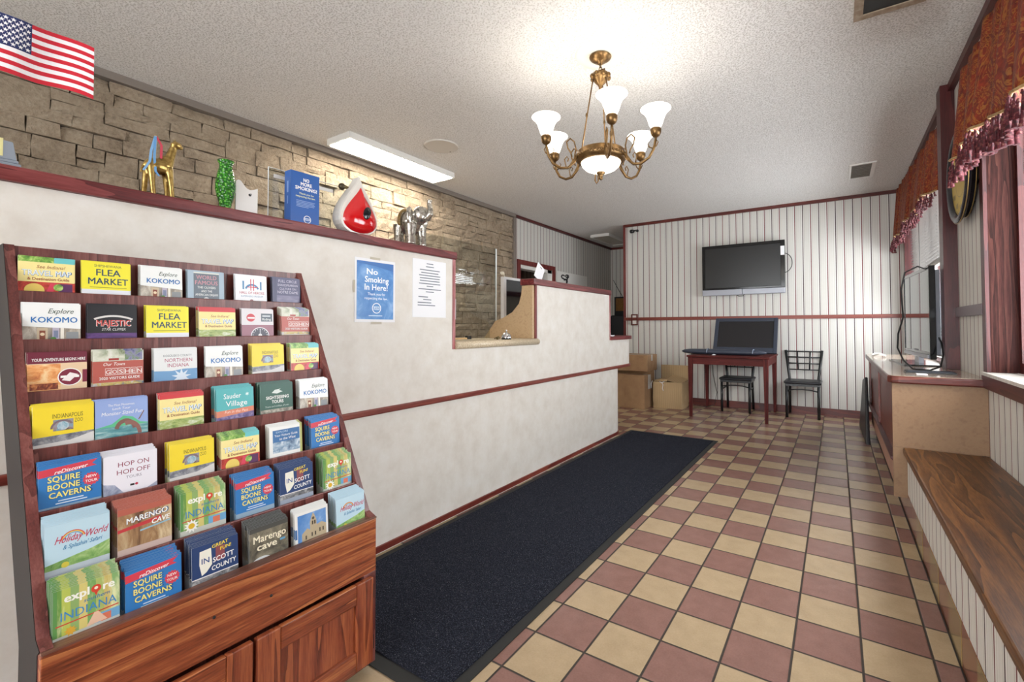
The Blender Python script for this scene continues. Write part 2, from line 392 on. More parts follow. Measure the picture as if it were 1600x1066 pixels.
while z < 2.715:
    h = R_.choice((0.075, 0.095, 0.115, 0.135, 0.15)); h = min(h, 2.72-z)
    if h < 0.04: break
    y = YF - R_.uniform(0, 0.2)
    while y < 5.29:
        w = R_.uniform(0.12, 0.36)
        if 5.29-y-w < 0.1: w = 5.29-y
        g = 0.0024
        if h > 0.11 and R_.random() < 0.42:
            c = h*R_.uniform(0.35, 0.65); stone(m, y+g, y+w-g, z+g, z+c-g); 
            if w > 0.24 and R_.random() < 0.5:
                q = w*R_.uniform(0.35, 0.65); stone(m, y+g, y+q-g, z+c+g, z+h-g); stone(m, y+q+g, y+w-g, z+c+g, z+h-g)
            else: stone(m, y+g, y+w-g, z+c+g, z+h-g)
        else: stone(m, y+g, y+w-g, z+g, z+h-g)
        y += w
    z += h
struct(m, 'wall_left')
# striped part of the left wall with the office doorway
D0, D1, DZ = 5.45, 6.37, 2.06
m = MB(); m.box(XL-0.16, XL, 5.3, D0, 0, H, M_WPY); m.box(XL-0.16, XL, D1, 8.7, 0, H, M_WPY); m.box(XL-0.16, XL, D0, D1, DZ, H, M_WPY); struct(m, 'wall_office')
m = MB(); m.box(-5.3, -5.2, 4.6, 7.4, 0, H, W_CABZ); m.box(-5.2, XL-0.16, 4.6, 4.7, 0, H, M_WPX); m.box(-5.2, XL-0.16, 7.3, 7.4, 0, H, M_WPX); struct(m, 'wall_closet')
m = MB()
for a, b, c, d in ((D0-0.07, D0, 0, DZ+0.07), (D1, D1+0.07, 0, DZ+0.07), (D0, D1, DZ, DZ+0.07)): m.box(XL, XL+0.025, a, b, c, d, W_TRIMZ)
for a, b, c, d in ((D0, D0+0.03, 0, DZ), (D1-0.12, D1, 0, DZ), (D0, D1, DZ-0.05, DZ)): m.box(XL-0.16, XL-0.01, a, b, c, d, M_WHITE)
struct(m, 'door_1')
m = MB(); m.box(-2.847, XR+0.3, YB, YB+0.12, 0, H, M_WPX); m.box(-2.847, -2.727, YB+0.12, 8.7, 0, H, M_WPY); struct(m, 'wall_back')
m = MB(); m.box(-4.1, -2.727, 8.7, 8.8, 0, H, M_WPX); struct(m, 'wall_alcove')
# unseen street front behind the camera: glazing added and sized to even the light
m = MB(); m.box(-4.1, XR+0.3, YF-0.12, YF, 2.52, H, M_WHITE); m.box(-4.1, -2.7, YF-0.12, YF, 0, 2.52, M_WHITE); m.box(0.6, XR+0.3, YF-0.12, YF, 0, 2.52, M_WHITE); m.box(-2.7, 0.6, YF-0.12, YF, 0, 0.1, M_WHITE); struct(m, 'wall_front')
m = MB()
for x in (-2.7, -1.6, -0.53, 0.55): m.box(x, x+0.05, YF-0.09, YF-0.03, 0.1, 2.52, M_SILV)
m.box(-2.7, 0.6, YF-0.065, YF-0.06, 0.1, 2.52, M_PANE); struct(m, 'window_3')
# right wall with two windows
N0, N1, NZ0, NZ1 = 1.5, 3.35, 0.868, 2.45
F0, F1, FZ0, FZ1 = 4.17, 6.62, 0.80, 2.5
m = MB(); X1 = XR+0.26
for a, b, c, d in ((YF, N0, 0, H), (N0, N1, 0, NZ0), (N0, N1, NZ1, H), (N1, F0, 0, H), (F0, F1, 0, FZ0), (F0, F1, FZ1, H), (F1, YB, 0, H)): m.box(XR, X1, a, b, c, d, M_WPY)
struct(m, 'wall_right')
def window(n, y0, y1, z0, z1, xf, mull):
    m = MB(); w = 0.055
    for a, b, c, d in ((y0, y0+w, z0, z1), (y1-w, y1, z0, z1), (y0+w, y1-w, z0, z0+w), (y0+w, y1-w, z1-w, z1)): m.box(xf, xf+0.05, a, b, c, d, W_POST)
    for q in mull: m.box(xf+0.002, xf+0.048, q-0.03, q+0.03, z0+w, z1-w, W_POST)
    m.box(xf+0.022, xf+0.027, y0+w, y1-w, z0+w, z1-w, M_PANE); struct(m, 'window_%d' % n)
window(1, N0, N1, NZ0+0.017, NZ1, 0.80, (2.42,)); window(2, F0, F1, FZ0+0.06, FZ1, 0.78, (5.4,))
# trims of the right wall
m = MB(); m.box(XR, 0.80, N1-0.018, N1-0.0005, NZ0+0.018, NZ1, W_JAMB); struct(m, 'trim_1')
m = MB(); m.box(XR-0.016, XR, N1-0.018, N1+0.045, 0.846, NZ1+0.05, W_POST); m.box(XR-0.016, XR, N0, N1-0.018, NZ1, NZ1+0.05, W_DARKY); struct(m, 'trim_2')
m = MB(); m.box(XR-0.075, XR, 4.04, 4.17, 0.846, H-0.001, W_POST); struct(m, 'trim_3')
m = MB(); m.box(XR-0.02, XR, N1+0.046, 4.039, 1.195, 1.257, mat('grey_rail', '6f6468', 0.4)); struct(m, 'trim_4')
m = MB(); m.box(XR-0.035, XR, YF, YB-0.03, H-0.05, H, W_DARKY); struct(m, 'trim_5')
m = MB(); m.box(XR-0.03, 0.79, N0, N1+0.035, NZ0, NZ0+0.017, speck('sill_stone', 'b9b4ab', 'dad6cf', 40, 0.3)); m.box(XR-0.028, XR, N0, 3.385, 0.80, NZ0, W_DARKY); struct(m, 'trim_6')
m = MB(); m.box(XR, 0.78, F0, F1, FZ0, FZ0+0.055, W_DARKY); m.box(XR-0.02, 0.78, F1-0.02, F1+0.05, FZ0+0.056, FZ1, W_POST); struct(m, 'trim_7')
# back wall trims
m = MB(); m.box(-2.847, XR-0.036, YB-0.022, YB, H-0.042, H, W_DARKX); struct(m, 'trim_8')
m = MB(); m.box(-2.847, XR, YB-0.022, YB, 1.235, 1.282, W_TRIMX); struct(m, 'trim_9')
m = MB(); m.box(-2.866, -2.847, YB-0.012, YB+0.12, 0, H-0.001, W_TRIMZ); m.box(-2.847, -2.825, YB-0.012, YB, 0, 1.234, W_TRIMZ); m.box(-2.847, -2.825, YB-0.012, YB, 1.283, H-0.043, W_TRIMZ); struct(m, 'trim_10')
m = MB(); m.box(-2.824, XR, YB-0.02, YB, 0, 0.093, W_DARKX); struct(m, 'baseboard_back')
# left wall and alcove trims
g = mat('taupe_trim', '7c726a', 0.5)
m = MB(); m.box(XL-0.01, XL+0.05, YF, 5.3, H-0.05, H, g); m.box(XL-0.01, XL+0.035, 5.27, 5.325, 0, H-0.05, g); struct(m, 'trim_11')
m = MB(); m.box(XL, XL+0.03, 5.33, 8.7, H-0.04, H, W_DARKY); m.box(XL+0.03, -2.867, 8.67, 8.7, H-0.04, H, W_DARKX); struct(m, 'trim_12')
m = MB(); m.box(XL+0.0, -2.867, 8.68, 8.7, 1.235, 1.282, W_DARKX); struct(m, 'trim_13')

# ------------------------------------------------------------------ reception counter
cnt = thing('reception_counter', (XC, 1.8, 0), 'long cream laminate reception counter with red wood caps and a window opening', 'counter')
def outline(off, ye, r, y0=-2.6, back=-2.55):
    x = XC+off; P = [(back, y0), (x, y0)]; r += off; ye += off
    for k in range(13): a = (PI/2)*k/12; P.append((x-r+r*math.cos(a), ye-r+r*math.sin(a)))
    P.append((back, ye)); return P
m = MB(); m.prism(outline(0, 4.70, 0.3), 'z', 0, 0.70, M_CREAM); m.build('lower_body', cnt)
m = MB(); m.prism(outline(0, 5.02, 0.3), 'z', 0.70, 1.0, M_CREAM); m.box(-2.04, XC, -2.6, 2.008, 1.0, 1.54, M_CREAM); m.box(-2.04, XC, 2.925, 4.262, 1.0, 1.455, M_CREAM); m.build('upper_body', cnt)
m = MB(); m.prism(outline(0.011, 4.70, 0.3), 'z', 0.010, 0.040, W_TRIMY); m.build('base_trim', cnt)
m = MB(); m.prism(outline(0.016, 5.02, 0.3), 'z', 0.698, 0.728, W_TRIMY); m.build('rail', cnt, bevel=0.006)
m = MB(); m.box(-2.125, XC+0.018, -2.6, 2.032, 1.541, 1.585, W_CAPY); m.build('cap', cnt, bevel=0.005)
m = MB(); m.box(-2.06, XC+0.016, 2.872, 4.285, 1.456, 1.505, W_CAPY); m.build('cap', cnt, bevel=0.005)
TR = wood('rose_trim', '6d2f33', 'a0595b', 'b97d7d', 'z', 0.4)
m = MB(); m.box(-2.045, XC+0.004, 2.008, 2.03, 1.0, 1.54, TR); m.build('jamb_trim', cnt)
m = MB(); m.box(-2.045, XC+0.004, 2.903, 2.925, 1.046, 1.455, W_TRIMZ); m.build('jamb_trim', cnt)
m = MB(); m.box(-2.045, XC+0.004, 4.262, 4.28, 1.0, 1.455, TR); m.build('jamb_trim', cnt)
m = MB(); m.box(-2.5, XC+0.004, 2.031, 2.9, 1.0, 1.044, M_GRAN); m.tube([(XC+0.004, 2.03, 1.022), (XC+0.004, 2.93, 1.022)], 0.0235, M_GRAN, 14); m.build('ledge', cnt)
gus = [(-2.418, 1.046), (-2.375, 1.098), (-2.303, 1.183), (-2.223, 1.208), (-2.136, 1.249), (-2.071, 1.314), (-2.048, 1.385), (-2.042, 1.452), (-1.946, 1.452), (-1.946, 1.046)]
m = MB(); m.prism(gus, 'y', 2.872, 2.9, M_TAN); m.build('side_board', cnt)
P = outline(0.03, 5.02, 0.3, 4.281, -2.2); m = MB(); m.prism(P, 'z', 1.0, 1.035, W_CAPY); m.build('end_shelf', cnt)
# ------------------------------------------------------------------ brochure rack
RY0, RY1 = 0.228, 0.990
rack = thing('brochure_rack', (-1.62, 0.609, 0), 'tall cherry stained wooden brochure rack with seven sloping tiers over a two door cupboard', 'rack')
def xs(z): return -1.316 - 0.526*(z-0.48)
XFR = -1.300
LZ = [1.226, 1.104, 0.982, 0.858, 0.732, 0.604, 0.497]; LX = [xs(z)-0.006 for z in LZ]; LX[6] = XFR
prof = [(-1.485, 0.03), (XFR-0.021, 0.03), (XFR-0.021, 0.49), (XFR-0.004, 0.503), (xs(0.51)-0.004, 0.515), (-1.766, 1.345), (-1.918, 1.345), (-1.485, 0.45)]
for a, b in ((RY0, RY0+0.018), (RY1-0.018, RY1)):
    m = MB(); m.prism(prof, 'y', a, b, W_RACKZ); m.build('side_panel', rack)
iy0, iy1 = RY0+0.0185, RY1-0.0185
m = MB(); m.prism([(-1.918, 1.335), (-1.485, 0.45), (-1.485, 0.03), (-1.478, 0.03), (-1.478, 0.452), (-1.910, 1.335)], 'y', iy0, iy1, W_RACKZ); m.build('back_panel', rack)
# tier boards: each one is the pocket back of the tier below and the lip of its own tier
m = MB(); m.prism([(x+(.004 if x < -1.45 else -.004), z) for x, z in prof], 'y', RY0-.0012, RY0-.0001, mat('painted_side_shade', '1b1311', .6)); m.build('side_shade', rack)  # thin dark sheet: shade painted onto the left outer side
m = MB(); m.box(-1.776, -1.768, iy0, iy1, 1.15, 1.343, W_RACKZ); m.build('top_board', rack)
for k in range(6):
    x, z = LX[k], LZ[k]; zb = LZ[k+1]-0.075
    m = MB(); m.box(x-0.008, x, iy0, iy1, zb, z, W_RACKZ); m.build('tier_board', rack, bevel=0.002)
for k in range(7):
    xb = (-1.768 if k == 0 else LX[k-1]); z = LZ[k]-0.083
    m = MB(); m.box(xb+0.0005, LX[k]-0.0085 if k < 6 else XFR-0.022, iy0, iy1, z-0.007, z, W_RACKZ); m.build('pocket_floor', rack)
# cupboard
m = MB(); m.box(XFR-0.02, XFR, RY0, RY1, 0.325, 0.497, W_RACKY); m.box(XFR-0.02, XFR, RY0, RY0+0.045, 0.03, 0.325, W_RACKZ); m.box(XFR-0.02, XFR, RY1-0.045, RY1, 0.03, 0.325, W_RACKZ); m.box(XFR-0.02, XFR, RY0+0.045, RY1-0.045, 0.03, 0.06, W_RACKY)
m.build('face_frame', rack, bevel=0.002)
m = MB(); m.box(XFR-0.026, XFR+0.002, RY0, RY1, 0.4975, 0.502, wood('lip_wear', '3f2019', '6d4638', '8d6a5a', 'y', 0.4)); m.build('lip', rack)
m = MB(); m.box(-1.47, XFR-0.05, RY0+0.03, RY1-0.03, 0.0, 0.03, speck('grey_carpet_scrap', '4a525e', '7b8592', 200, 0.9)); m.build('plinth', rack)
for a, b, hs in ((RY0+0.02, 0.603, 0), (0.611, RY1-0.022, 1)):
    d = MB(); x0, x1 = XFR+0.0005, XFR+0.019; w = 0.062; z0, z1 = 0.048, 0.318
    d.box(x0, x1, a, a+w, z0, z1, W_RACKD); d.box(x0, x1, b-w, b, z0, z1, W_RACKD); d.box(x0, x1, a+w, b-w, z0, z0+w, W_RACKY); d.box(x0, x1, a+w, b-w, z1-w, z1, W_RACKY)
    do = d.build('door', rack, bevel=0.003)
    p = MB(); p.box(x0, x0+0.008, a+w, b-w, z0+w, z1-w, W_RACKD); p.build('door_panel', do)
    for zz in (0.10, 0.265):
        yy = b+0.003 if hs else a-0.011
        h = MB(); h.box(x0, x0+0.006, yy, yy+0.008, zz-0.022, zz+0.022, M_BLACKM); h.build('hinge', do)
for yy, zz in ((0.52, 0.418), (0.655, 0.405)):
    m = MB(); m.ball((XFR+0.001, yy, zz), (0.003, 0.004, 0.004), M_BLACKM, 8); m.build('screw', rack)

# ---- printed covers. Each cover is drawn on a face W wide and V tall (the part above the pocket lip)
PW, V = 0.102, 0.092
def C(h): return mat('ink_'+h, h, 0.38)
def L(k): return {'w': 'f1f1ee'}.get(k, k)
wh, bk = C('f2f2f0'), C('15161a')
def f_travel(f, v):
    f.rect(-.5*PW, 0, .5*PW, V, C('f3e39a'))
    if v == 0:
        f.rect(-.5*PW, .86*V, .5*PW, V, photo('print_leaves', '2f5f2c', '7fb04c', 'cfe08a', 60)); f.rect(.12*PW, .86*V, .5*PW, V, C('6cc4c8'))
        f.rect(-.5*PW, 0, .5*PW, .3*V, photo('print_fruit', '8c2018', 'd2493a', '5d2748', 26)); f.disc(-.22*PW, .06*V, .018, C('ecd069')); f.rect(.2*PW, 0, .46*PW, .27*V, C('5a2b59')); f.poly([(-.02*PW, 0), (.1*PW, 0), (.16*PW, .28*V), (.06*PW, .28*V)], C('d8425a')); f.disc(.2*PW, .16*V, .009, photo('print_leaves', '2f5f2c', '7fb04c', 'cfe08a', 60))
    else:
        f.rect(-.5*PW, .88*V, .5*PW, V, C('d0353b')); f.rect(-.5*PW, 0, .5*PW, .26*V, photo('print_meadow', '5a7f3d', 'a9b86a', 'd7dcc4', 34, (1, 1, 3)))
    f.text('See Indiana!', .06*PW, .69*V, .0085, C('9b4a2c'), .5*PW, 0.25)
    f.text('TRAVEL MAP', .006*PW, .475*V, .0150, C('3f6d9e'), .88*PW, 0, .035); f.text('TRAVEL MAP', 0, .485*V, .0145, C('dfe9f2'), .86*PW, 0, .02)
    f.text('& Destination Guide', .03*PW, .35*V, .0075, C('8e2d1c'), .74*PW, 0, .02)
def f_flea(f, v):
    f.rect(-.5*PW, 0, .5*PW, V, C('f0e63a')); f.rect(-.5*PW, 0, .5*PW, .17*V, C('e6e8f0'))
    f.text('SHIPSHEWANA', .03*PW, .86*V, .0072, C('2b3c4a'), .56*PW); f.text('FLEA', .04*PW, .6*V, .0185, C('23445f'), .5*PW, 0, .025); f.text('MARKET', .04*PW, .33*V, .0185, C('23445f'), .82*PW, 0, .025)
    f.rect(-.34*PW, .23*V, .42*PW, .245*V, C('7d7a30'))
def f_kokomo(f, v):
    f.rect(-.5*PW, 0, .5*PW, V, C('eef0ef')); f.rect(-.5*PW, 0, .5*PW, .38*V, photo('print_street', '6f6a64', 'a59a8c', 'cfc8bc', 40, (1, 1, .4)))
    f.rect(-.26*PW, 0, -.08*PW, .33*V, C('c8b79c')); f.rect(-.22*PW, 0, -.12*PW, .26*V, C('8b4a35')); f.disc(-.17*PW, .16*V, .004, C('e7d2b0')); f.rect(0, 0, .12*PW, .34*V, C('b9b2c2')); f.rect(.02*PW, .06*V, .1*PW, .26*V, C('7d86a3'))
    f.rect(.14*PW, 0, .2*PW, .36*V, C('efeadf')); f.disc(.02*PW, .03*V, .005, C('4f8a3f')); f.rect(.24*PW, 0, .46*PW, .22*V, C('8d9194')); f.poly([(-.5*PW, .38*V), (.5*PW, .3*V), (.5*PW, .4*V), (-.5*PW, .4*V)], C('eef0ef'))
    f.text('Explore', .14*PW, .73*V, .013, C('2c4a3c'), .44*PW, 0.3); f.text('KOKOMO', .04*PW, .48*V, .0145, C('2a72b5'), .8*PW, 0, .03)
def f_world(f, v):
    f.rect(-.5*PW, 0, .5*PW, V, C('a9bccb')); f.rect(-.34*PW, 0, .36*PW, .92*V, C('6b7681')); f.rect(-.34*PW, .92*V, .36*PW, .97*V, C('d8dcd4'))
    f.text('WORLD', .01*PW, .72*V, .0135, C('c7909a'), .56*PW, 0, .03); f.text('FAMOUS', .01*PW, .53*V, .0135, C('c7909a'), .62*PW, 0, .03)
    for i, q in enumerate(('THE OLIVERS', 'AND THE', 'AMERICAN DREAM')): f.text(q, .01*PW, (.39-.13*i)*V, .0078, wh, (.5, .3, .62)[i]*PW)
    f.disc(.0, .02*V, .007, C('c9ccd0'))
def f_hall(f, v):
    f.rect(-.5*PW, 0, .5*PW, V, C('edeef2'))
    f.arc(.02*PW, .42*V, .018, .024, .3, PI-.3, C('4c86b4')); f.rect(-.28*PW, .46*V, -.23*PW, .78*V, C('4c86b4')); f.rect(.28*PW, .46*V, .33*PW, .78*V, C('4c86b4'))
    f.rect(-.03*PW, .42*V, -.005*PW, .86*V, C('c93a52')); f.rect(.06*PW, .42*V, .085*PW, .86*V, C('c93a52')); f.rect(-.13*PW, .54*V, .2*PW, .57*V, C('c93a52'))
    f.text('HALL OF HEROES', .02*PW, .29*V, .009, C('b5485f'), .78*PW, 0, .01); f.text('SUPERHERO MUSEUM', .02*PW, .17*V, .006, C('6f8fb0'), .7*PW); f.disc(0, 0.02*V, .006, C('9a6a70'))
def f_circle(f, v):
    f.rect(-.5*PW, 0, .5*PW, V, C('50526f')); f.rect(-.36*PW, 0, .46*PW, V, C('5a5a78')); f.rect(-.36*PW, 0, .46*PW, .3*V, photo('print_dusk', '5a5a78', '75708e', '8a88a2', 12, (1, 1, 3)))
    for i, q in enumerate(('FULL CIRCLE', 'SHAKESPEAREAN', 'CULTURE ON', 'NOTRE DAME')): f.text(q, .04*PW, (.83-.15*i)*V, (.0105, .0085, .0085, .0105)[i], C('c9c3d6'), (.66, .72, .6, .74)[i]*PW)
def f_majestic(f, v):
    f.rect(-.5*PW, 0, .5*PW, V, C('17171d')); f.rect(-.5*PW, 0, .5*PW, .18*V, photo('print_violet', '3a2350', '5d3a78', '7d4f92', 10, (1, 1, 3)))
    f.arc(.02*PW, -.3*V, .088, .093, 1.12, PI-1.12, C('d9d5d2')); f.text('MAJESTIC', .025*PW, .38*V, .017, wh, .7*PW, 0, .05); f.text('MAJESTIC', .02*PW, .39*V, .0165, C('cf3227'), .68*PW, 0, .02)
    f.text('STAR CLIPPER', .02*PW, .25*V, .007, C('d5d2cf'), .48*PW, .2)
def f_riding(f, v):
    f.rect(-.5*PW, 0, .5*PW, V, C('dcd8dc')); f.rect(-.5*PW, 0, .5*PW, .43*V, C('9a6676'))
    f.disc(-.22*PW, .7*V, .0135, C('c23441')); f.rect(-.32*PW, .66*V, -.1*PW, .72*V, C('f0e7e8')); f.rect(.1*PW, .56*V, .46*PW, .86*V, C('5a6672')); f.text('Riding', .28*PW, .6*V, .0085, wh, .3*PW); f.rect(.14*PW, .74*V, .4*PW, .79*V, C('c9ced3'))
    f.disc(.06*PW, .02*V, .030, C('d9d6dc')); f.disc(.06*PW, .02*V, .027, C('4a4a58'))
    for k in range(9): a = PI*(k+.5)/9; f.disc(.06*PW+.023*math.cos(a), .02*V+.023*math.sin(a), .0014, wh, n=8)
    f.disc(.06*PW, .04*V, .006, wh); f.rect(.05*PW, .04*V, .07*PW, .26*V, C('d8d8de'))
def f_goshen(f, v):
    f.rect(-.5*PW, 0, .5*PW, V, C('b5584c')); f.rect(-.5*PW, .7*V, .5*PW, V, photo('print_tractor', '6a7a52', 'c9ccb8', 'e3e2da', 30)); f.rect(.12*PW, .72*V, .48*PW, V, photo('print_quilt', '3f4c7d', '8c8aa8', '6f8d58', 60)); f.rect(-.2*PW, .72*V, .0, .78*V, C('a3332c'))
    f.rect(-.5*PW, 0, .5*PW, .1*V, photo('print_mixed', '4d6a8f', 'c8b25a', 'c3c2c8', 50))
    f.text('Our Town', -.1*PW, .57*V, .0085, wh, .42*PW, .25)
    for i, q in enumerate('GOSHEN'): u = (-.21+.125*i)*PW; f.rect(u-.0058, .3*V, u+.0058, .5*V, C('e9d9d2')); f.rect(u-.0050, .315*V, u+.0050, .485*V, C('b5584c')); f.text(q, u, .335*V, .011, wh, .009)
    f.text('2020 VISITORS GUIDE', .02*PW, .18*V, .007, wh, .8*PW, 0, .02)
def f_your(f, v):
    f.rect(-.5*PW, 0, .5*PW, V, C('e4c7a4')); f.rect(-.5*PW, .72*V, .5*PW, V, C('6f1f35')); f.text('YOUR ADVENTURE BEGINS HERE', .02*PW, .78*V, .0075, wh, .9*PW, 0, .02)
    f.rect(-.5*PW, 0, .04*PW, .7*V, photo('print_sunset', 'b5502a', 'e8a060', 'f5d9a8', 22, (1, 1, 2))); f.rect(-.46*PW, .04*V, 0, .2*V, photo('print_crowd', '4a2018', '8f4028', 'd98a50', 90))
    f.disc(.2*PW, .34*V, .0215, wh); f.disc(.2*PW, .34*V, .0195, C('7c1c38')); f.rect(.04*PW, .32*V, .36*PW, .38*V, wh); f.poly([(.06*PW, .26*V), (.2*PW, .22*V), (.34*PW, .4*V), (.2*PW, .46*V)], C('efe6e6')); f.rect(.42*PW, .18*V, .5*PW, .52*V, C('7c1c38'))
def f_north(f, v):
    f.rect(-.5*PW, 0, .5*PW, V, C('e4e6e6')); f.rect(-.5*PW, 0, .5*PW, .36*V, C('6d9cc8')); f.poly([(-.5*PW, .33*V), (-.1*PW, .31*V), (.5*PW, .42*V), (.5*PW, .46*V), (-.5*PW, .46*V)], C('e4e6e6'))
    f.star(.12*PW, .12*V, .024, C('d6e2ee'), .45, 9); f.text('KOSCIUSKO COUNTY', .04*PW, .75*V, .0066, C('55606a'), .66*PW); f.text('NORTHERN', .06*PW, .59*V, .0105, C('a83a62'), .64*PW); f.text('INDIANA', .05*PW, .43*V, .0105, C('a83a62'), .5*PW)
def f_zoo(f, v):
    f.rect(-.5*PW, 0, .5*PW, V, C('f0d52c')); f.poly([(-.5*PW, 0), (.5*PW, 0), (.5*PW, .3*V), (-.5*PW, .26*V)], photo('print_rock', '4a4c58', '7d7f88', 'b9b8ba', 40)); f.poly([(-.5*PW, 0), (.5*PW, 0), (.5*PW, .26*V), (.1*PW, .12*V), (-.5*PW, .08*V)], C('d5d3d1'))
    f.text('INDIANAPOLIS', .06*PW, .7*V, .0105, C('54511f'), .5*PW); f.text('ZOO', .24*PW, .56*V, .0095, C('54511f'), .14*PW)
    f.rect(-.18*PW, .38*V, .15*PW, .66*V, photo('print_animals', '5d4a45', '9c8f92', '6fa3b5', 45)); f.disc(-.02*PW, .5*V, .010, photo('print_fish', '6fa3b5', 'b5c6d0', 'd8c6a8', 60)); f.arc(-.03*PW, .44*V, .016, .020, .5, PI, C('7d6a70'))
def f_monster(f, v):
    f.rect(-.5*PW, 0, .5*PW, V, C('93a9dc')); f.poly([(-.5*PW, .28*V), (-.2*PW, .36*V), (.02*PW, .56*V), (.2*PW, .5*V), (.34*PW, .34*V), (.5*PW, .3*V), (.5*PW, 0), (-.5*PW, 0)], C('5dbb8a')); f.rect(-.5*PW, 0, .5*PW, .28*V, photo('print_lake', '2f6a78', '5f9aa0', 'b5d0d0', 22, (1, .5, 3)))
    f.arc(.06*PW, .16*V, .014, .022, .1, PI-.2, C('7d5a50'), sy=1.3); f.arc(.12*PW, .02*V, .018, .026, .0, 1.9, C('8f6058'), sy=1.4); f.poly([(.3*PW, .4*V), (.34*PW, .42*V), (.43*PW, .64*V), (.41*PW, .64*V)], C('7d5a50'))
    f.text('The Most Monstrous', -.02*PW, .84*V, .006, wh, .5*PW); f.text('Loch Tour', -.02*PW, .74*V, .006, wh, .34*PW, .2); f.text('Monster Sized Fun', 0, .6*V, .009, wh, .78*PW, .15)
def f_sauder(f, v):
    f.rect(-.5*PW, 0, .5*PW, V, C('4fb0b4')); f.rect(-.5*PW, 0, .5*PW, .2*V, photo('print_purple', '3d3060', '6a5a90', 'a595b5', 40)); f.poly([(-.5*PW, .1*V), (.5*PW, .2*V), (.5*PW, .36*V), (-.5*PW, .3*V)], C('d98263'))
    f.text('Sauder', -.08*PW, .68*V, .0155, wh, .46*PW); f.text('Village', .03*PW, .43*V, .0165, wh, .58*PW); f.text('Fun in the Past', .02*PW, .21*V, .0085, C('f3dccc'), .62*PW, .25); f.star(.32*PW, .78*V, .006, C('cfe9e6'), .5, 6)
def f_sight(f, v):
    f.rect(-.5*PW, 0, .5*PW, V, C('27584a')); f.text('SIGHTSEEING', .02*PW, .48*V, .0105, wh, .7*PW, 0, .03); f.text('TOURS', .02*PW, .33*V, .0105, wh, .36*PW, 0, .03); f.poly([(-.16*PW, .7*V), (0, .66*V), (.18*PW, .72*V), (.06*PW, .78*V), (.12*PW, .82*V), (-.06*PW, .8*V)], C('cfd9d4')); f.text('Trains and trolleys all year', 0, .2*V, .0055, C('bfd0c8'), .74*PW, .2)
    f.rect(-.5*PW, 0, .5*PW, .13*V, photo('print_train', '4a4a48', '8a8578', 'c8c2b0', 40))
def f_squire(f, v):
    B = C('2f78bb'); f.rect(-.5*PW, 0, .5*PW, V, B); f.poly([(-.5*PW, .72*V), (.42*PW, .82*V), (.34*PW, .88*V), (.44*PW, .98*V), (-.5*PW, .9*V)], C('d23f50')); f.text('reDiscover', .0, .785*V, .0088, wh, .52*PW, .25, .02, 'C', .1)
    for i, q in enumerate(('SQUIRE', 'BOONE', 'CAVERNS')): f.text(q, (-.1, -.1, .0)[i]*PW, (.57-.19*i)*V, .0135, C('1f4f86'), (.52, .52, .68)[i]*PW+.001, 0, .06); f.text(q, (-.11, -.11, -.01)[i]*PW, (.578-.19*i)*V, .0128, C('efe27a'), (.5, .5, .66)[i]*PW, 0, .035)
    f.star(.33*PW, .5*V, .0155, C('d23f50'), .82, 14); f.text('NEW', .33*PW, .53*V, .0062, wh, .018, 0, .02); f.text('TOUR', .33*PW, .42*V, .0062, wh, .021, 0, .02)
    f.rect(-.2*PW, .10*V, .2*PW, .125*V, C('d5e2ee')); f.rect(-.24*PW, .04*V, .26*PW, .065*V, C('d5e2ee'))
def f_hop(f, v):
    f.rect(-.5*PW, 0, .5*PW, V, C('e9e6ee')); f.poly([(-.5*PW, 0), (-.14*PW, 0), (-.3*PW, .24*V), (-.5*PW, .3*V)], photo('print_bus', '7d86a0', 'a9aec2', 'd5d5e0', 30)); f.poly([(.3*PW, 0), (.5*PW, 0), (.5*PW, .12*V)], C('a9aec2'))
    f.text('HOP ON', .05*PW, .68*V, .0115, C('8a2f4a'), .58*PW); f.text('HOP OFF', .05*PW, .48*V, .0115, C('8a2f4a'), .66*PW); f.text('TOURS', .05*PW, .35*V, .0068, C('8f8a98'), .36*PW); f.rect(-.02*PW, .14*V, .06*PW, .19*V, bk); f.disc(.1*PW, .165*V, .003, C('b5324a'))
def f_west(f, v):
    f.rect(-.5*PW, 0, .5*PW, V, C('ebebe8')); f.rect(-.4*PW, .12*V, .42*PW, .88*V, C('3a6ea5')); f.rect(-.4*PW, .12*V, .42*PW, .48*V, photo('print_harbour', '2d4a70', '8fa8c0', 'dbe2e6', 40)); f.rect(.43*PW, .0, .5*PW, V, C('b5b56a'))
    f.text('Your Visitors Guide', .0, .66*V, .0072, wh, .7*PW, .1); f.text('to the West', .04*PW, .53*V, .0085, wh, .5*PW, .1); f.text('EXPLORE', -.12*PW, .78*V, .0055, C('b9d4ea'), .4*PW)
def f_holiday(f, v):
    f.rect(-.5*PW, 0, .5*PW, V, C('bcd8e6')); f.poly([(-.5*PW, 0), (.5*PW, 0), (.5*PW, .36*V), (.2*PW, .26*V), (-.1*PW, .2*V), (-.5*PW, .12*V)], photo('print_hill', '5c8f4a', '8fb56a', 'c6d6a0', 30)); f.disc(-.2*PW, .05*V, .006, C('d9c84a'))
    for i, h in enumerate(('d8534f', 'e8d060', '5a9fd0')): f.arc(-.08*PW, .58*V, .018-.002*i, .020-.002*i, .2, PI-.2, C(h))
    f.text('Holiday World', .04*PW, .56*V, .0155, C('c02f52'), .8*PW, .3, .015); f.text("& Splashin' Safari", .06*PW, .4*V, .0092, C('3f82b0'), .6*PW, .25, .02)
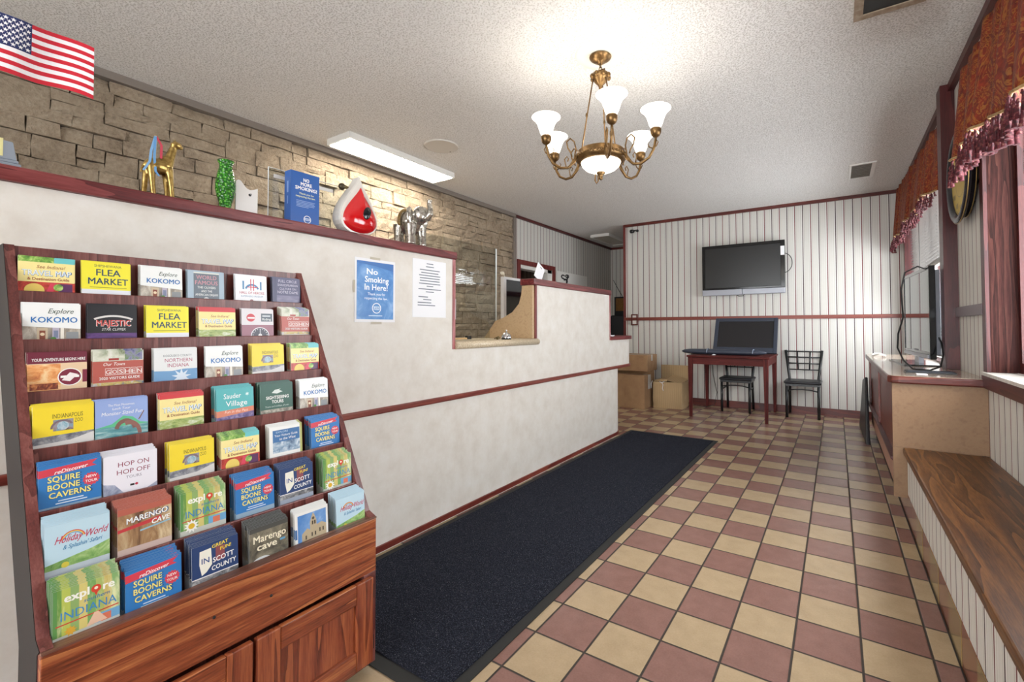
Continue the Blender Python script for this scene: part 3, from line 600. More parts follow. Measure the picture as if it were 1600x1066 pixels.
def f_marengo(f, v):
    if v == 0:
        f.rect(-.5*PW, 0, .5*PW, V, photo('print_cave', '5a3a2a', 'a5805a', 'd6c09a', 28, (1, 1, .3))); f.rect(-.5*PW, .84*V, .5*PW, V, C('b5604f')); f.poly([(-.5*PW, .42*V), (.3*PW, .52*V), (.3*PW, .62*V), (-.5*PW, .5*V)], C('c23a3f'))
        f.text('MARENGO', .05*PW, .63*V, .0135, C('3c5f86'), .78*PW, 0, .06, 'C', .08); f.text('MARENGO', .04*PW, .635*V, .013, wh, .76*PW, 0, .03, 'C', .08); f.text('CAVE', .28*PW, .46*V, .0115, wh, .34*PW, .15, .04, 'C', .08); f.poly([(-.1*PW, .34*V), (.48*PW, .42*V), (.48*PW, .46*V), (-.1*PW, .38*V)], C('8fb7c9'))
    else:
        f.rect(-.5*PW, 0, .5*PW, V, photo('print_cavern', '3c3a34', '6f695a', '9a917c', 24)); f.disc(-.2*PW, -.02*V, .026, C('d9dcdc'), .014); f.rect(-.5*PW, .86*V, .5*PW, V, C('4a4a46'))
        f.text('Marengo', .03*PW, .54*V, .0195, C('3a2f25'), .86*PW, 0, .07); f.text('Marengo', .02*PW, .55*V, .019, C('ece3c9'), .84*PW, 0, .04); f.text('cave', -.06*PW, .32*V, .0185, C('ece3c9'), .56*PW, 0, .04); f.rect(.28*PW, .4*V, .42*PW, .46*V, C('5f9ac0'))
def f_explore(f, v):
    G = ('6f9a4a', 'b5c25a', '8fae6a', 'd6c778', '79a860', 'a8b86a', 'c9b568', '86b070')
    for i, h in enumerate(G): f.rect((-.5+i/8)*PW, 0, (-.5+(i+1)/8)*PW, V, photo('print_plank_'+h, h, h, 'dfe3b0', 20, (1, 1, .3)))
    f.rect(-.5*PW, .0, -.44*PW, V, C('5f9450')); f.rect(.1*PW, 0, .5*PW, .2*V, C('6fa8d0')); f.rect(.2*PW, .0, .36*PW, .16*V, C('d9775a'))
    f.text('expl   re', .04*PW, .7*V, .0165, C('f4f3ea'), .82*PW, 0, .05); f.disc(.13*PW, .78*V, .0078, C('d2452f')); f.poly([(.09*PW, .74*V), (.17*PW, .74*V), (.13*PW, .62*V)], C('d2452f')); f.disc(.13*PW, .79*V, .003, C('f0e2cc'))
    f.text('southern', .14*PW, .56*V, .0082, C('2f6fae'), .46*PW, .2); f.text('INDIANA', .03*PW, .32*V, .0175, C('3a86c0'), .84*PW, 0, .0); f.poly([(-.46*PW, .22*V), (.48*PW, .25*V), (.48*PW, .275*V), (-.46*PW, .245*V)], C('cf3f35'))
    if v == 0: f.star(-.27*PW, .08*V, .017, C('f3f1ea'), .6, 11); f.disc(-.27*PW, .08*V, .007, C('e0b32c'))
    else: f.poly([(-.02*PW, 0), (.1*PW, .26*V), (.16*PW, .26*V), (.3*PW, .02*V)], C('e6bfa4')); f.star(-.25*PW, .06*V, .010, C('d9a93a'), .6, 9)
def f_scott(f, v):
    f.rect(-.5*PW, 0, .5*PW, V, C('27406f')); f.rect(-.5*PW, 0, .5*PW, .14*V, photo('print_town', '3c3c40', '77787c', 'b5b5b5', 50)); f.rect(-.5*PW, .14*V, .5*PW, .165*V, C('e4e4e4')); f.rect(.0, .46*V, .2*PW, .84*V, C('8a4a50'))
    f.poly([(-.3*PW, .2*V), (-.2*PW, .26*V), (-.08*PW, .42*V), (-.1*PW, .86*V), (-.34*PW, .84*V), (-.35*PW, .5*V)], C('ece9dc')); f.text('IN', -.22*PW, .5*V, .0135, C('2a4a86'), .2*PW, 0, .02)
    f.text('GREAT', .1*PW, .85*V, .0085, C('f0d53a'), .42*PW, 0, .03, 'C', .1); f.text('FUN!', .22*PW, .72*V, .0085, C('f0d53a'), .3*PW, 0, .03, 'C', .1); f.text('SCOTT', .17*PW, .46*V, .0125, wh, .46*PW, 0, .03, 'C', .06); f.text('COUNTY', .18*PW, .26*V, .0115, wh, .54*PW, 0, .03, 'C', .06)
def f_court(f, v):
    f.rect(-.5*PW, 0, .5*PW, V, C('e9e8e4')); f.rect(-.42*PW, .0, .44*PW, .9*V, photo('print_sky', '4a7fc0', '6f9ad0', 'c6d9ea', 8)); st = C('b9a98c')
    f.poly([(-.3*PW, 0), (-.3*PW, .3*V), (-.14*PW, .44*V), (-.06*PW, .36*V), (-.06*PW, .6*V), (0, .8*V), (.04*PW, .88*V), (.08*PW, .8*V), (.14*PW, .6*V), (.14*PW, .46*V), (.3*PW, .5*V), (.44*PW, .4*V), (.44*PW, 0)], st)
    for a, b in ((-.2, .1), (-.02, .14), (.08, .14), (.22, .2), (.32, .2), (.0, .5), (.07, .5)): f.rect(a*PW, b*V, (a+.04)*PW, (b+.12)*V, C('4a4238'))
    f.disc(.04*PW, .7*V, .004, C('5a5248')); f.rect(-.3*PW, 0, .44*PW, .06*V, C('7f7058')); f.rect(-.5*PW, .2*V, -.44*PW, .5*V, C('3f6ea5'))
BOT = 0.08      # paper below the pocket lip
def brochure_mesh(draw, v, edge):
    mb = MB(); mb.box(-0.0011, 0, -PW/2, PW/2, -BOT, V, edge)
    draw(Face(mb, (0, 0, 0)), v); return mb
# rows top to bottom: (draw, variant, right edge y, top z, copies behind, look, edge colour)
S = 'stack of the '
ROWS = [
 [(f_travel, 0, .348, 1.303, 3, 'cream travel map brochure with fruit photo', 'e6dfc8'), (f_flea, 0, .466, 1.312, 3, 'yellow flea market brochure', 'e8de5a'), (f_kokomo, 0, .592, 1.313, 5, 'white brochure with blue title over street', 'dcdedd'), (f_world, 0, .708, 1.309, 3, 'slate grey brochure with pink capitals', '9fb2c2'), (f_hall, 0, .845, 1.296, 2, 'white brochure with blue red letter emblem', 'd6d3da'), (f_circle, 0, .968, 1.316, 4, 'dusky purple brochure with pale capitals', '3d3f58')],
 [(f_kokomo, 0, .344, 1.186, 2, 'white brochure with blue title over street', 'dcdedd'), (f_majestic, 0, .465, 1.172, 4, 'black brochure with red title', '1d1d24'), (f_flea, 0, .588, 1.189, 4, 'yellow flea market brochure', 'e8de5a'), (f_travel, 1, .717, 1.185, 5, 'cream travel map brochure with red top strip', 'd5d5cc'), (f_riding, 0, .838, 1.186, 4, 'pale brochure with red disc over gauge', 'cfc9ce'), (f_goshen, 0, .968, 1.200, 7, 'brick red town brochure with boxed letters', 'b5a090')],
 [(f_your, 0, .346, 1.052, 2, 'maroon headed brochure with round emblem', 'd9c8b4'), (f_goshen, 0, .463, 1.072, 3, 'brick red town brochure with boxed letters', 'b5a090'), (f_north, 0, .588, 1.066, 3, 'white brochure with magenta title over blue water', 'd9dcdc'), (f_kokomo, 0, .712, 1.066, 3, 'white brochure with blue title over street', 'dcdedd'), (f_zoo, 0, .842, 1.066, 7, 'yellow brochure with small square animal photo', 'd8cf6a'), (f_travel, 0, .968, 1.062, 6, 'cream travel map brochure with fruit photo', 'd5d5cc')],
 [(f_zoo, 0, .340, 0.945, 7, 'yellow brochure with small square animal photo', 'd8d88a'), (f_monster, 0, .455, 0.948, 4, 'periwinkle brochure with long necked creature', 'aeb9d9'), (f_travel, 1, .582, 0.942, 5, 'cream travel map brochure with red top strip', 'c9c9c2'), (f_sauder, 0, .716, 0.946, 8, 'turquoise brochure with white title and salmon band', '8fc4c2'), (f_sight, 0, .838, 0.948, 7, 'dark green brochure with white bird emblem', '5d8a78'), (f_kokomo, 0, .964, 0.946, 6, 'white brochure with blue title over street', 'd3d5d6')],
 [(f_squire, 0, .344, 0.826, 6, 'blue brochure with red banner and yellow title', '4a7aa8'), (f_hop, 0, .456, 0.816, 8, 'off white brochure with maroon capitals', 'b9bcc0'), (f_zoo, 0, .584, 0.820, 6, 'yellow brochure with small square animal photo', 'c9d08a'), (f_travel, 0, .703, 0.820, 7, 'cream travel map brochure with fruit photo', 'd2c9c4'), (f_west, 0, .834, 0.816, 7, 'white bordered blue brochure with harbour photo', 'cfd0c2'), (f_squire, 0, .967, 0.820, 9, 'blue brochure with red banner and yellow title', '5a86ae')],
 [(f_holiday, 0, .346, 0.710, 9, 'pale blue brochure with rainbow and green hill', 'a3b8c6'), (f_marengo, 0, .466, 0.707, 10, 'brown brochure with white capitals and red banner', 'b98f80'), (f_explore, 0, .586, 0.706, 10, 'green plank patterned brochure with white daisy', 'a9ae9c'), (f_squire, 0, .713, 0.706, 8, 'blue brochure with red banner and yellow title', '4f7aa0'), (f_scott, 0, .832, 0.706, 8, 'navy brochure with white state outline', '5f6f8f'), (f_explore, 0, .968, 0.700, 10, 'green plank patterned brochure with white daisy', 'a3a89a')],
 [(f_explore, 1, .345, 0.598, 10, 'green plank patterned brochure with bare knee photo', 'a9b0a6'), (f_squire, 0, .462, 0.588, 10, 'blue brochure with red banner and yellow title', '5a88b0'), (f_scott, 0, .586, 0.590, 10, 'navy brochure with white state outline', '8a949c'), (f_marengo, 1, .716, 0.578, 10, 'dark brown brochure with big cream title', '7a7d80'), (f_court, 0, .838, 0.578, 6, 'white bordered brochure with courthouse photo', 'd5d5d4'), (f_holiday, 0, .968, 0.580, 10, 'pale blue brochure with rainbow and green hill', 'a9bccb')],
]
def edge_mat(h):
    c = [int(int(h[i:i+2], 16)*.55+225*.45) for i in (0, 2, 4)]; return mat('edge_'+h, '%02x%02x%02x' % tuple(c), .6)
ORD = ('top', 'second', 'third', 'middle', 'fifth', 'sixth', 'bottom'); POS = ('leftmost', 'second', 'third', 'fourth', 'fifth', 'rightmost')
TILT = math.radians(4)
for r, row in enumerate(ROWS):
    xb = LX[r] - (0.0095 if r < 6 else 0.023)
    for c, (draw, v, y1, zt, nb, look, eh) in enumerate(row):
        zl = max(LZ[r]-0.004, zt-V)
        yc = min(y1, iy1-0.002) - PW/2
        yc = max(yc, iy0+PW/2+0.002)
        mb = brochure_mesh(draw, v, edge_mat(eh))
        z0 = zt-V                               # height of the design's lower edge
        zbot = z0-BOT
        if zbot < LZ[r]-0.083+0.0006: zbot = LZ[r]-0.083+0.0006; z0 = zbot+BOT
        first = None
        for i in range(nb+1):
            a = -TILT
            xo = xb - 0.0040*i - 0.0008; 
            loc = Vector((xo, yc + (R_.uniform(-.0025, .0025) if i else 0), zbot + (R_.uniform(-0.0, .0012) + i*(.0015 if r > 4 else .0010) if i else 0)))
            if first is None:
                first = mb.build('brochure', world=(0, 0, -BOT)); o = first
            else: o = first.copy(); COL.objects.link(o)
            o.location = loc; o.rotation_euler = (0, a, R_.uniform(-.004, .004) if i else 0)
            wherep = '%s row, %s stack' % (ORD[r], POS[c])
            if i == 0: tag(o, '%s, front of %s' % (look, wherep), 'brochure', 'brochures in the rack')
            else: tag(o, '%s behind front copy, %s' % (look, wherep), 'brochure', 'brochures behind the front one, %s' % wherep)
# ------------------------------------------------------------------ things on the counter cap
CT = 1.5855
def remesh(o, size=0.004, it=4, fac=0.5):
    r = o.modifiers.new('remesh', 'REMESH'); r.mode = 'VOXEL'; r.voxel_size = size; r.use_smooth_shade = True
    s = o.modifiers.new('smooth', 'SMOOTH'); s.iterations = it; s.factor = fac; return o
# gold animal figurine with ribbons
gm = speck('gold_foil', '7d6430', 'bfa162', 70, 0.3); _M['gold_foil'].node_tree.nodes['Principled BSDF'].inputs['Metallic'].default_value = 0.8
fx, fy = -2.0, 0.606
g = thing('giraffe_figurine', (fx, fy, CT), 'small gold long necked animal figurine with ribbons on the counter cap', 'figurine')
m = MB(); m.ball((fx, fy, CT+.114), (.024, .040, .028), gm, 16); m.ball((fx, fy+.020, CT+.126), (.021, .024, .032), gm, 14)
m.tube([(fx, fy+.022, CT+.12), (fx, fy+.034, CT+.155), (fx+.004, fy+.044, CT+.195)], [.022, .015, .011], gm, 12)
m.ball((fx+.008, fy+.05, CT+.203), (.014, .018, .013), gm, 12); m.tube([(fx+.01, fy+.055, CT+.2), (fx+.016, fy+.066, CT+.193)], [.008, .006], gm, 10)
for dy in (-.006, .006): m.tube([(fx+.004+dy, fy+.046, CT+.21), (fx+.004+1.4*dy, fy+.044, CT+.224)], [.003, .0025], gm, 6)
for dx, y0, y1 in ((-.011, -.026, -.036), (.011, -.022, -.014), (-.01, .024, .034), (.011, .028, .042)):
    m.tube([(fx+dx, fy+y0, CT+.112), (fx+dx*1.1, fy+(y0+y1)/2, CT+.055), (fx+dx, fy+y1*.95, CT+.004)], [.0125, .0085, .0075], gm, 10); m.ball((fx+dx, fy+y1*.95, CT+.005), (.007, .008, .005), gm, 10)
m.tube([(fx, fy-.034, CT+.12), (fx, fy-.044, CT+.1), (fx, fy-.046, CT+.08)], [.004, .003, .004], gm, 8)
remesh(m.build('body', g), 0.0028, 3)
m = MB(); m.tube([(fx+.012, fy-.016, CT+.002), (fx+.013, fy-.014, CT+.11), (fx+.012, fy-.011, CT+.215)], .004, mat('cream_ribbon', 'd9cfae', .6), 8); m.build('stick', g)
for h, pts in (('7aa6cf', [(.014, -.012, .213), (.018, -.024, .16), (.02, -.028, .12), (.018, -.044, .085)]), ('5f93c4', [(.015, -.012, .213), (.021, -.016, .14), (.02, -.012, .09), (.02, -.002, .075)]), ('c23a4e', [(.014, -.01, .215), (.018, .004, .185), (.016, .004, .14)])):
    m = MB(); k = mat('ribbon_'+h, h, .5); P = [Vector((fx+a, fy+b, CT+c)) for a, b, c in pts]
    vs = []; 
    for p in P: vs += [p+Vector((0, -.0035, 0)), p+Vector((0, .0035, 0)), p+Vector((.001, .0035, 0)), p+Vector((.001, -.0035, 0))]
    fs = []
    for i in range(len(P)-1):
        for q in range(4): fs.append((4*i+q, 4*i+(q+1) % 4, 4*i+4+(q+1) % 4, 4*i+4+q))
    m.add(vs, fs, k); m.build('ribbon', g)
# green cut-glass vase
t = NT('green_cut_glass', 0.12); vo = t.n('ShaderNodeTexVoronoi'); vo.inputs['Scale'].default_value = 110; t.l(t.mapv(), vo.inputs['Vector'])
t.col(t.ramp(vo.outputs['Distance'], [(0.08, 'a5d568'), (0.3, '3f9c25'), (0.62, '1a5c10')])); t.bump(vo.outputs['Distance'], .7, .006); t.b.inputs['Transmission Weight'].default_value = .1
m = MB(); m.lathe([(.0, 0), (.021, 0), (.022, .004), (.019, .014), (.019, .022), (.028, .055), (.034, .085), (.034, .105), (.029, .14), (.022, .168), (.021, .18), (.026, .193), (.028, .198), (.025, .196), (.018, .18), (.016, .03), (0, .028)], (-2.0, .818, CT), t.m, 32)
tag(m.build('vase'), 'green textured glass vase on the counter cap', 'vase')
# white wavy card holder
P = [(.853, 0), (.935, 0)]
for k in range(15): a = k/14; hz_ = [.118, .115, .112, .109, .107, .106, .107, .110, .115, .122, .130, .136, .138, .136, .128][k]; P.append((.935-.082*a, hz_))
w = mat('white_acrylic', 'e2dfdc', .3); m = MB(); m.prism([(y, CT+z) for y, z in P], 'x', -2.004, -1.998, w); m.prism([(.853, CT), (.935, CT), (.935, CT+.006), (.853, CT+.006)], 'x', -2.045, -2.004, w)
ho = m.build('card_holder', bevel=.001); tag(ho, 'white wavy topped card holder beside the green vase', 'holder')
m = MB(); m.lathe([(0, .0004), (.0055, .0004)], (-1.998, .905, CT+.085), M_BLACK, 16, (1, 0, 0)); m.lathe([(0, .0006), (.0035, .0006)], (-1.998, .909, CT+.089), mat('grey_spot', '8d8a88', .5), 12, (1, 0, 0)); m.build('hole', ho)
# clear sheet behind the blue box
m = MB(); m.box(-2.068, -2.065, 1.01, 1.37, CT, 1.83, M_ACRY); m.box(-2.0685, -2.0645, 1.0075, 1.0098, CT, 1.832, M_EDGE); m.box(-2.0685, -2.0645, 1.01, 1.37, 1.8302, 1.832, M_EDGE); so = m.build('acrylic_sheet'); tag(so, 'clear acrylic sheet standing behind the blue no smoking box', 'sheet')
for a, b in ((1.03, 1.10), (1.20, 1.31)):
    m = MB(); m.box(-2.0648, -2.0644, a, b, 1.79, 1.806, M_WHITE); m.build('tape', so)
# blue no-smoking box
bl = mat('poster_blue', '2f5fa8', .3, coat=.5); m = MB(); m.box(-2.04, -1.99, 1.065, 1.195, CT, 1.822, bl)
f = Face(m, (-1.99, 1.13, CT)); 
for i, q in enumerate(('NO', 'MORE', 'SMOKING!')): f.text(q, .004, .197-.0195*i, .0155, wh, (.026, .05, .098)[i], 0, .05)
f.text('Thank you for', .006, .138, .0085, C('d8dcae'), .07, 0, .03); f.text('respecting the law.', .002, .125, .0085, C('d8dcae'), .09, 0, .03)
for i in range(5): f.rect(-.04, .108-.0065*i, .045-(.03 if i == 4 else .004*(i % 2)), .1105-.0065*i, C('8fa8d0'))
f.arc(.01, .03, .0145, .0170, 0, 2*PI, wh, 28); f.rect(-.004, .025, .022, .036, C('c3d0e6')); f.text('LAW', .009, .027, .007, C('2f5fa8'), .02, 0, .03)
f = Face(m, (-2.015, 1.065, CT), (1, 0, 0), (0, 0, 1), (0, -1, 0)); f.rect(-.006, .14, .006, .19, C('7f9acb')); f.rect(-.004, .09, .004, .125, C('7f9acb'))
tag(m.build('display_box', bevel=.0), 'blue box lettered NO MORE SMOKING on the counter cap', 'box')
# red tear-drop ornament
def drop(k, n=40, h=.293, w=.107):
    out = []
    for i in range(n):
        a = 2*PI*i/n; c, s_ = math.cos(a), math.sin(a)
        # pear: round below, drawn to a point above
        y = .157*s_*abs(math.sin(a/2))**1.7; z = .1465+.1465*c
        out.append((y*k, .10+(z-.10)*k))
    return out
d = thing('teardrop_ornament', (-2.005, 1.395, CT), 'red and white teardrop ornament with a dark oval centre on the cap', 'ornament')
cream = mat('cream_gloss', 'd8d3cb', .25); 
def dpos(p, x): return (x, 1.395+p[0]+.0, CT+p[1])
m = MB(); A = drop(1.0); n = len(A); layers = [(1.0, -2.035), (1.0, -1.985), (.97, -1.974), (.86, -1.972), (.45, -1.974), (.04, -1.974)]
vs = []; fs = []
for k, x in layers: vs += [dpos(p, x) for p in drop(k)]
for j in range(len(layers)-1):
    for i in range(n): fs.append((j*n+i, j*n+(i+1) % n, (j+1)*n+(i+1) % n, (j+1)*n+i))
fs.append(list(range(n))); fs.append(list(range((len(layers)-1)*n, len(layers)*n))); m.add(vs, fs, cream); m.build('shell', d)
red = mat('red_gloss', 'c5161c', .1, coat=.8); m = MB(); vs = []; fs = []
lay = [(.88, -1.973), (.85, -1.966), (.66, -1.951), (.4, -1.943), (.2, -1.942)]
for k, x in lay: vs += [(x, 1.395+p[0]+.012*(.88-k)+.002, CT+p[1]*.88+.001) for p in drop(k)]
for j in range(len(lay)-1):
    for i in range(n): fs.append((j*n+i, j*n+(i+1) % n, (j+1)*n+(i+1) % n, (j+1)*n+i))
fs.append(list(range(4*n, 5*n))); m.add(vs, fs, red, True); m.build('panel', d)
m = MB(); m.ball((-1.9425, 1.415, CT+.110), (.006, .021, .034), mat('black_gloss', '17191d', .12), 20, Matrix.Rotation(-.35, 3, 'X')); m.build('oval', d)
# silver elephant figurine
sv = speck('silver_mosaic', '39342c', 'c9c4ba', 60, 0.22, c3='8d867a'); _M['silver_mosaic'].node_tree.nodes['Principled BSDF'].inputs['Metallic'].default_value = 0.85
ex, ey = -1.99, 1.755
el = thing('elephant_figurine', (ex, ey, CT), 'silver elephant figurine with raised trunk at the end of the cap', 'figurine')
Rz = Matrix.Rotation(math.radians(6), 3, 'Z')
def E_(p): q = Rz @ Vector((p[0], p[1], 0)); return (ex-.006+1.12*q.x, ey+1.12*q.y, CT+p[2]*1.02)
m = MB()
m.ball(E_((-.025, 0, .135)), (.074, .068, .068), sv, 20, Rz); m.ball(E_((.048, 0, .168)), (.046, .046, .05), sv, 18, Rz)
for sy in (-1, 1):
    m.ball(E_((.026, sy*.056, .16)), (.014, .024, .048), sv, 14, Rz)
    m.tube([E_((.012, sy*.036, .12)), E_((.016, sy*.038, .06)), E_((.018, sy*.038, .006))], [.034, .027, .029], sv, 14)
    m.tube([E_((-.060, sy*.036, .12)), E_((-.062, sy*.037, .06)), E_((-.060, sy*.037, .006))], [.034, .027, .029], sv, 14)
    m.tube([E_((.07, sy*.016, .145)), E_((.09, sy*.018, .14)), E_((.1, sy*.018, .15))], [.006, .005, .003], sv, 8)
m.tube([E_((.07, 0, .16)), E_((.092, 0, .15)), E_((.108, 0, .168)), E_((.108, 0, .2)), E_((.1, 0, .228)), E_((.108, 0, .246))], [.028, .022, .018, .015, .012, .013], sv, 14)
m.tube([E_((-.092, 0, .15)), E_((-.106, 0, .12)), E_((-.104, 0, .08))], [.006, .004, .006], sv, 8)
remesh(m.build('body', el), 0.0042, 2)
m = MB(); m.tube([E_((-.03, .07*math.sin(a), .137+.070*math.cos(a))) for a in [(-2.0+4.0*k/14) for k in range(15)]], .008, speck('saddle_mosaic', '5a4a30', 'b08f50', 120, .3), 8); m.build('blanket', el)
# desk flag on its stick
fl = thing('desk_flag', (-1.972, .208, CT), 'small American flag on a stick above the left end of the counter', 'flag')
m = MB(); m.tube([(-1.972, .208, CT+.012), (-1.972, .208, 2.05)], .0035, mat('flag_stick', '3a2a1c', .4), 10); m.ball((-1.972, .208, 2.056), .007, mat('flag_tip', 'c9a64a', .3, .8), 12); m.build('stick', fl)
m = MB(); m.lathe([(0, 0), (.012, 0), (.012, .005), (.008, .012), (.005, .02), (0, .02)], (-1.972, .208, CT), M_BLACK, 20); m.build('base', fl)
m = MB(); ZT, HF, LF = 2.022, .165, .222
def FP(u, v, n=0):        # u along the fly 0..1, v down 0..1
    y = .2115+LF*u*.985; ph = u*7.2+v*.8
    x = -1.972 + .010*math.sin(ph)*min(1, u*3) + n; z = ZT - HF*v - .018*u*u - .006*math.sin(u*6.0)*min(1, u*2)+.012*u
    return (x, y, z)
fr, fw_, fb = mat('flag_red', 'c4142c', .6), mat('flag_white', 'e9e7ea', .6), mat('flag_blue', '16245a', .6)
NU = 30
for sidex in (0.0, -.0008):
    for st in range(13):
        for i in range(NU):
            u0, u1 = i/NU, (i+1)/NU; v0, v1 = st/13, (st+1)/13
            if u1 <= .4+1e-6 and st < 7: k = fb
            else: k = fr if st % 2 == 0 else fw_
            m.add([FP(u0, v1, sidex), FP(u1, v1, sidex), FP(u1, v0, sidex), FP(u0, v0, sidex)], [(0, 1, 2, 3)], k, True)
for rr in range(9):
    for cc in range(6 if rr % 2 == 0 else 5):
        u = .4*((cc*2+1+(rr % 2))/12); v = (7/13)*(rr+1)/10
        pts = []
        for k in range(10):
            a = PI/2+PI*k/5; r_ = .0062 if k % 2 == 0 else .0026
            pts.append(FP(u+r_*math.cos(a)/LF, v-r_*math.sin(a)/HF, .0006))
        m.add(pts, [list(range(10))], fw_)
m.build('cloth', fl)
# grey device with a yellow note
dv = thing('grey_device', (-2.02, .18, CT), 'grey stepped plastic device with a yellow note at left end of cap', 'device')
m = MB(); gp = mat('pale_grey_plastic', '8f98a4', .45)
for i, (e_, z0, z1) in enumerate(((.000, 0, .011), (.004, .0115, .021), (.009, .0215, .030))): m.box(-2.06, -1.9865-e_*.3, .05+e_, .291-e_, CT+z0, CT+z1, gp)
m.prism([(.06, CT+.0305), (.279, CT+.0305), (.271, CT+.083), (.06, CT+.086)], 'x', -2.06, -1.992, gp); m.build('housing', dv, bevel=.002)
m = MB(); m.box(-1.9915, -1.9908, .16, .252, CT+.037, CT+.088, mat('yellow_note', 'e8dfa0', .6)); m.build('note', dv)
m = MB(); m.ball((-2.045, 1.345, CT+.243), .017, mat('dark_bronze', '4d4636', .3, .6), 16); m.tube([(-2.035, 1.35, CT+.243), (-2.025, 1.372, CT+.236)], [.009, .006], mat('dull_brass', '6d6040', .4, .6), 8); m.build('knob', d)

# ------------------------------------------------------------------ papers on the counter front
def sheet(name, y0, y1, z0, z1, m_, x=XC+.0006, th=.0012):
    m = MB(); m.box(x, x+th, y0, y1, z0, z1, m_); return m, Face(m, (x+th, (y0+y1)/2, z0))
m, f = sheet('p', 1.345, 1.583, 1.158, 1.472, M_WHITEP); blp = photo('poster_cloud', '2f6fb8', '4f8ac8', '86aede', 9)
f.rect(-.108, .014, .108, .300, blp); f.poly([(-.108, .288), (.0, .28), (.108, .262), (.108, .300), (-.108, .300)], C('2f6ab0'))
f.text('No', -.02, .237, .030, C('f4f6f8'), .07, 0, .03); f.text('Smoking', .008, .198, .030, C('f4f6f8'), .155, 0, .03); f.text('In Here!', .004, .160, .030, C('f4f6f8'), .145, 0, .03)
f.text('Thank you for', .006, .134, .013, C('e4ecf4'), .12, 0, .02); f.text('respecting the law.', .004, .113, .013, C('e4ecf4'), .16, 0, .02)
f.arc(.006, .070, .0225, .0265, 0, 2*PI, C('f4f6f8'), 30); f.rect(-.012, .062, .024, .079, C('c8dcf0')); f.text('LAW', .006, .065, .011, C('2f6ab0'), .03, 0, .03); f.rect(-.04, .030, .04, .034, C('c8dcf0'))
po = m.build('poster'); tag(po, 'blue No Smoking In Here poster taped to the counter front', 'poster')
tp = mat('masking_tape', 'b9b09e', .5)
for a, b, c, d_ in ((1.43, 1.49, 1.470, 1.482), (1.336, 1.348, 1.30, 1.36), (1.44, 1.50, 1.148, 1.160)):
    m = MB(); m.box(XC+.0019, XC+.0024, a, b, c, d_, tp); m.build('tape', po)
m, f = sheet('n', 1.700, 1.952, 1.188, 1.512, M_WHITEP); g5 = C('6d7480')
rows = [(.300, .05), (.283, .06), (.264, .15), (.248, .13), (.233, .16), (.218, .15), (.203, .15), (.187, .16), (.173, .05), (.156, .17), (.141, .06)]
for z, w_ in rows: f.rect(-w_/2, z, w_/2, z+.0052, g5)
for z, w_, o in ((.112, .07, -.05), (.097, .06, -.02), (.080, .10, -.04), (.065, .13, -.025)): f.rect(o-w_/2, z, o+w_/2, z+.0052, g5)
tag(m.build('notice_sheet'), 'white typed notice sheet on the counter front by the window opening', 'paper')

# ------------------------------------------------------------------ the window opening and behind it
m = MB(); m.box(-2.362, -2.358, 2.05, 2.945, 1.0445, 1.78, M_ACRY); m.box(-2.363, -2.357, 2.9455, 2.957, 1.0445, 1.78, M_EDGE)
tag(m.build('sneeze_guard'), 'clear acrylic guard sheet standing in the counter opening', 'guard')
m = MB(); m.box(-2.3565, -2.3555, 2.30, 2.475, 1.19, 1.34, mat('pale_blue_paper', 'c3ccd4', .6)); tag(m.build('paper_sheet'), 'pale blue sheet fixed to the clear guard in the counter opening', 'paper')
b = thing('service_bell', (-2.0, 2.62, 1.0445), 'chrome call bell on the speckled counter ledge', 'bell')
m = MB(); m.lathe([(0, 0), (.036, 0), (.036, .006), (.03, .010), (0, .010)], (-2.0, 2.62, 1.0445), M_BLACK, 28); m.build('base', b)
m = MB(); m.lathe([(.037, .011), (.036, .020), (.031, .034), (.021, .045), (.008, .051), (0, .052)], (-2.0, 2.62, 1.0445), M_CHROME, 32); m.build('dome', b)
m = MB(); m.lathe([(0, .05), (.004, .05), (.004, .058), (.007, .060), (.007, .066), (0, .069)], (-2.0, 2.62, 1.0445), M_CHROME, 16); m.build('button', b)
m = MB(); m.tube([(-2.03, 2.52, 1.052), (-2.0, 2.528, 1.066), (-1.99, 2.534, 1.052)], .004, mat('dull_brass', '6d6040', .4, .6), 8); m.ball((-2.01, 2.53, 1.052), (.012, .009, .0075), mat('dull_brass', '6d6040', .4, .6), 10); tag(m.build('key_ring'), 'small dull brass key ring left of the call bell', 'keys')
m = MB(); m.box(-2.30, -2.285, 2.06, 2.52, 1.0445, 1.056, wood('pale_stick', 'b08a55', 'd0ad78', 'e2c697', 'y', .4)); m.box(-2.305, -2.28, 2.5205, 2.56, 1.0445, 1.068, M_BLACK); tag(m.build('ruler'), 'pale wooden stick with black end lying along the counter ledge', 'stick')
mo = thing('monitor', (-2.46, 3.40, 1.0), 'white framed computer monitor seen behind the curved tan side board', 'monitor')
m = MB(); y0, y1, z0, z1 = 3.155, 3.70, 1.12, 1.575
wf = mat('white_bezel', 'cfd0d2', .4)
for a in ((y0, y0+.035, z0, z1), (y1-.035, y1, z0, z1), (y0+.035, y1-.035, z0, z0+.04), (y0+.035, y1-.035, z1-.022, z1)): m.box(-2.47, -2.435, *a, wf)
m.box(-2.475, -2.455, y0+.03, y1-.03, z0+.03, z1-.015, wf); m.build('housing', mo)
m = MB(); m.box(-2.455, -2.445, y0+.0352, y1-.0352, z0+.0402, z1-.0222, mat('blue_black_screen', '10161e', .08)); m.build('screen', mo)
m = MB(); m.box(-2.47, -2.445, 3.39, 3.46, 1.008, 1.12, wf); m.box(-2.53, -2.38, 3.3, 3.55, 1.0005, 1.008, wf); m.build('stand', mo)
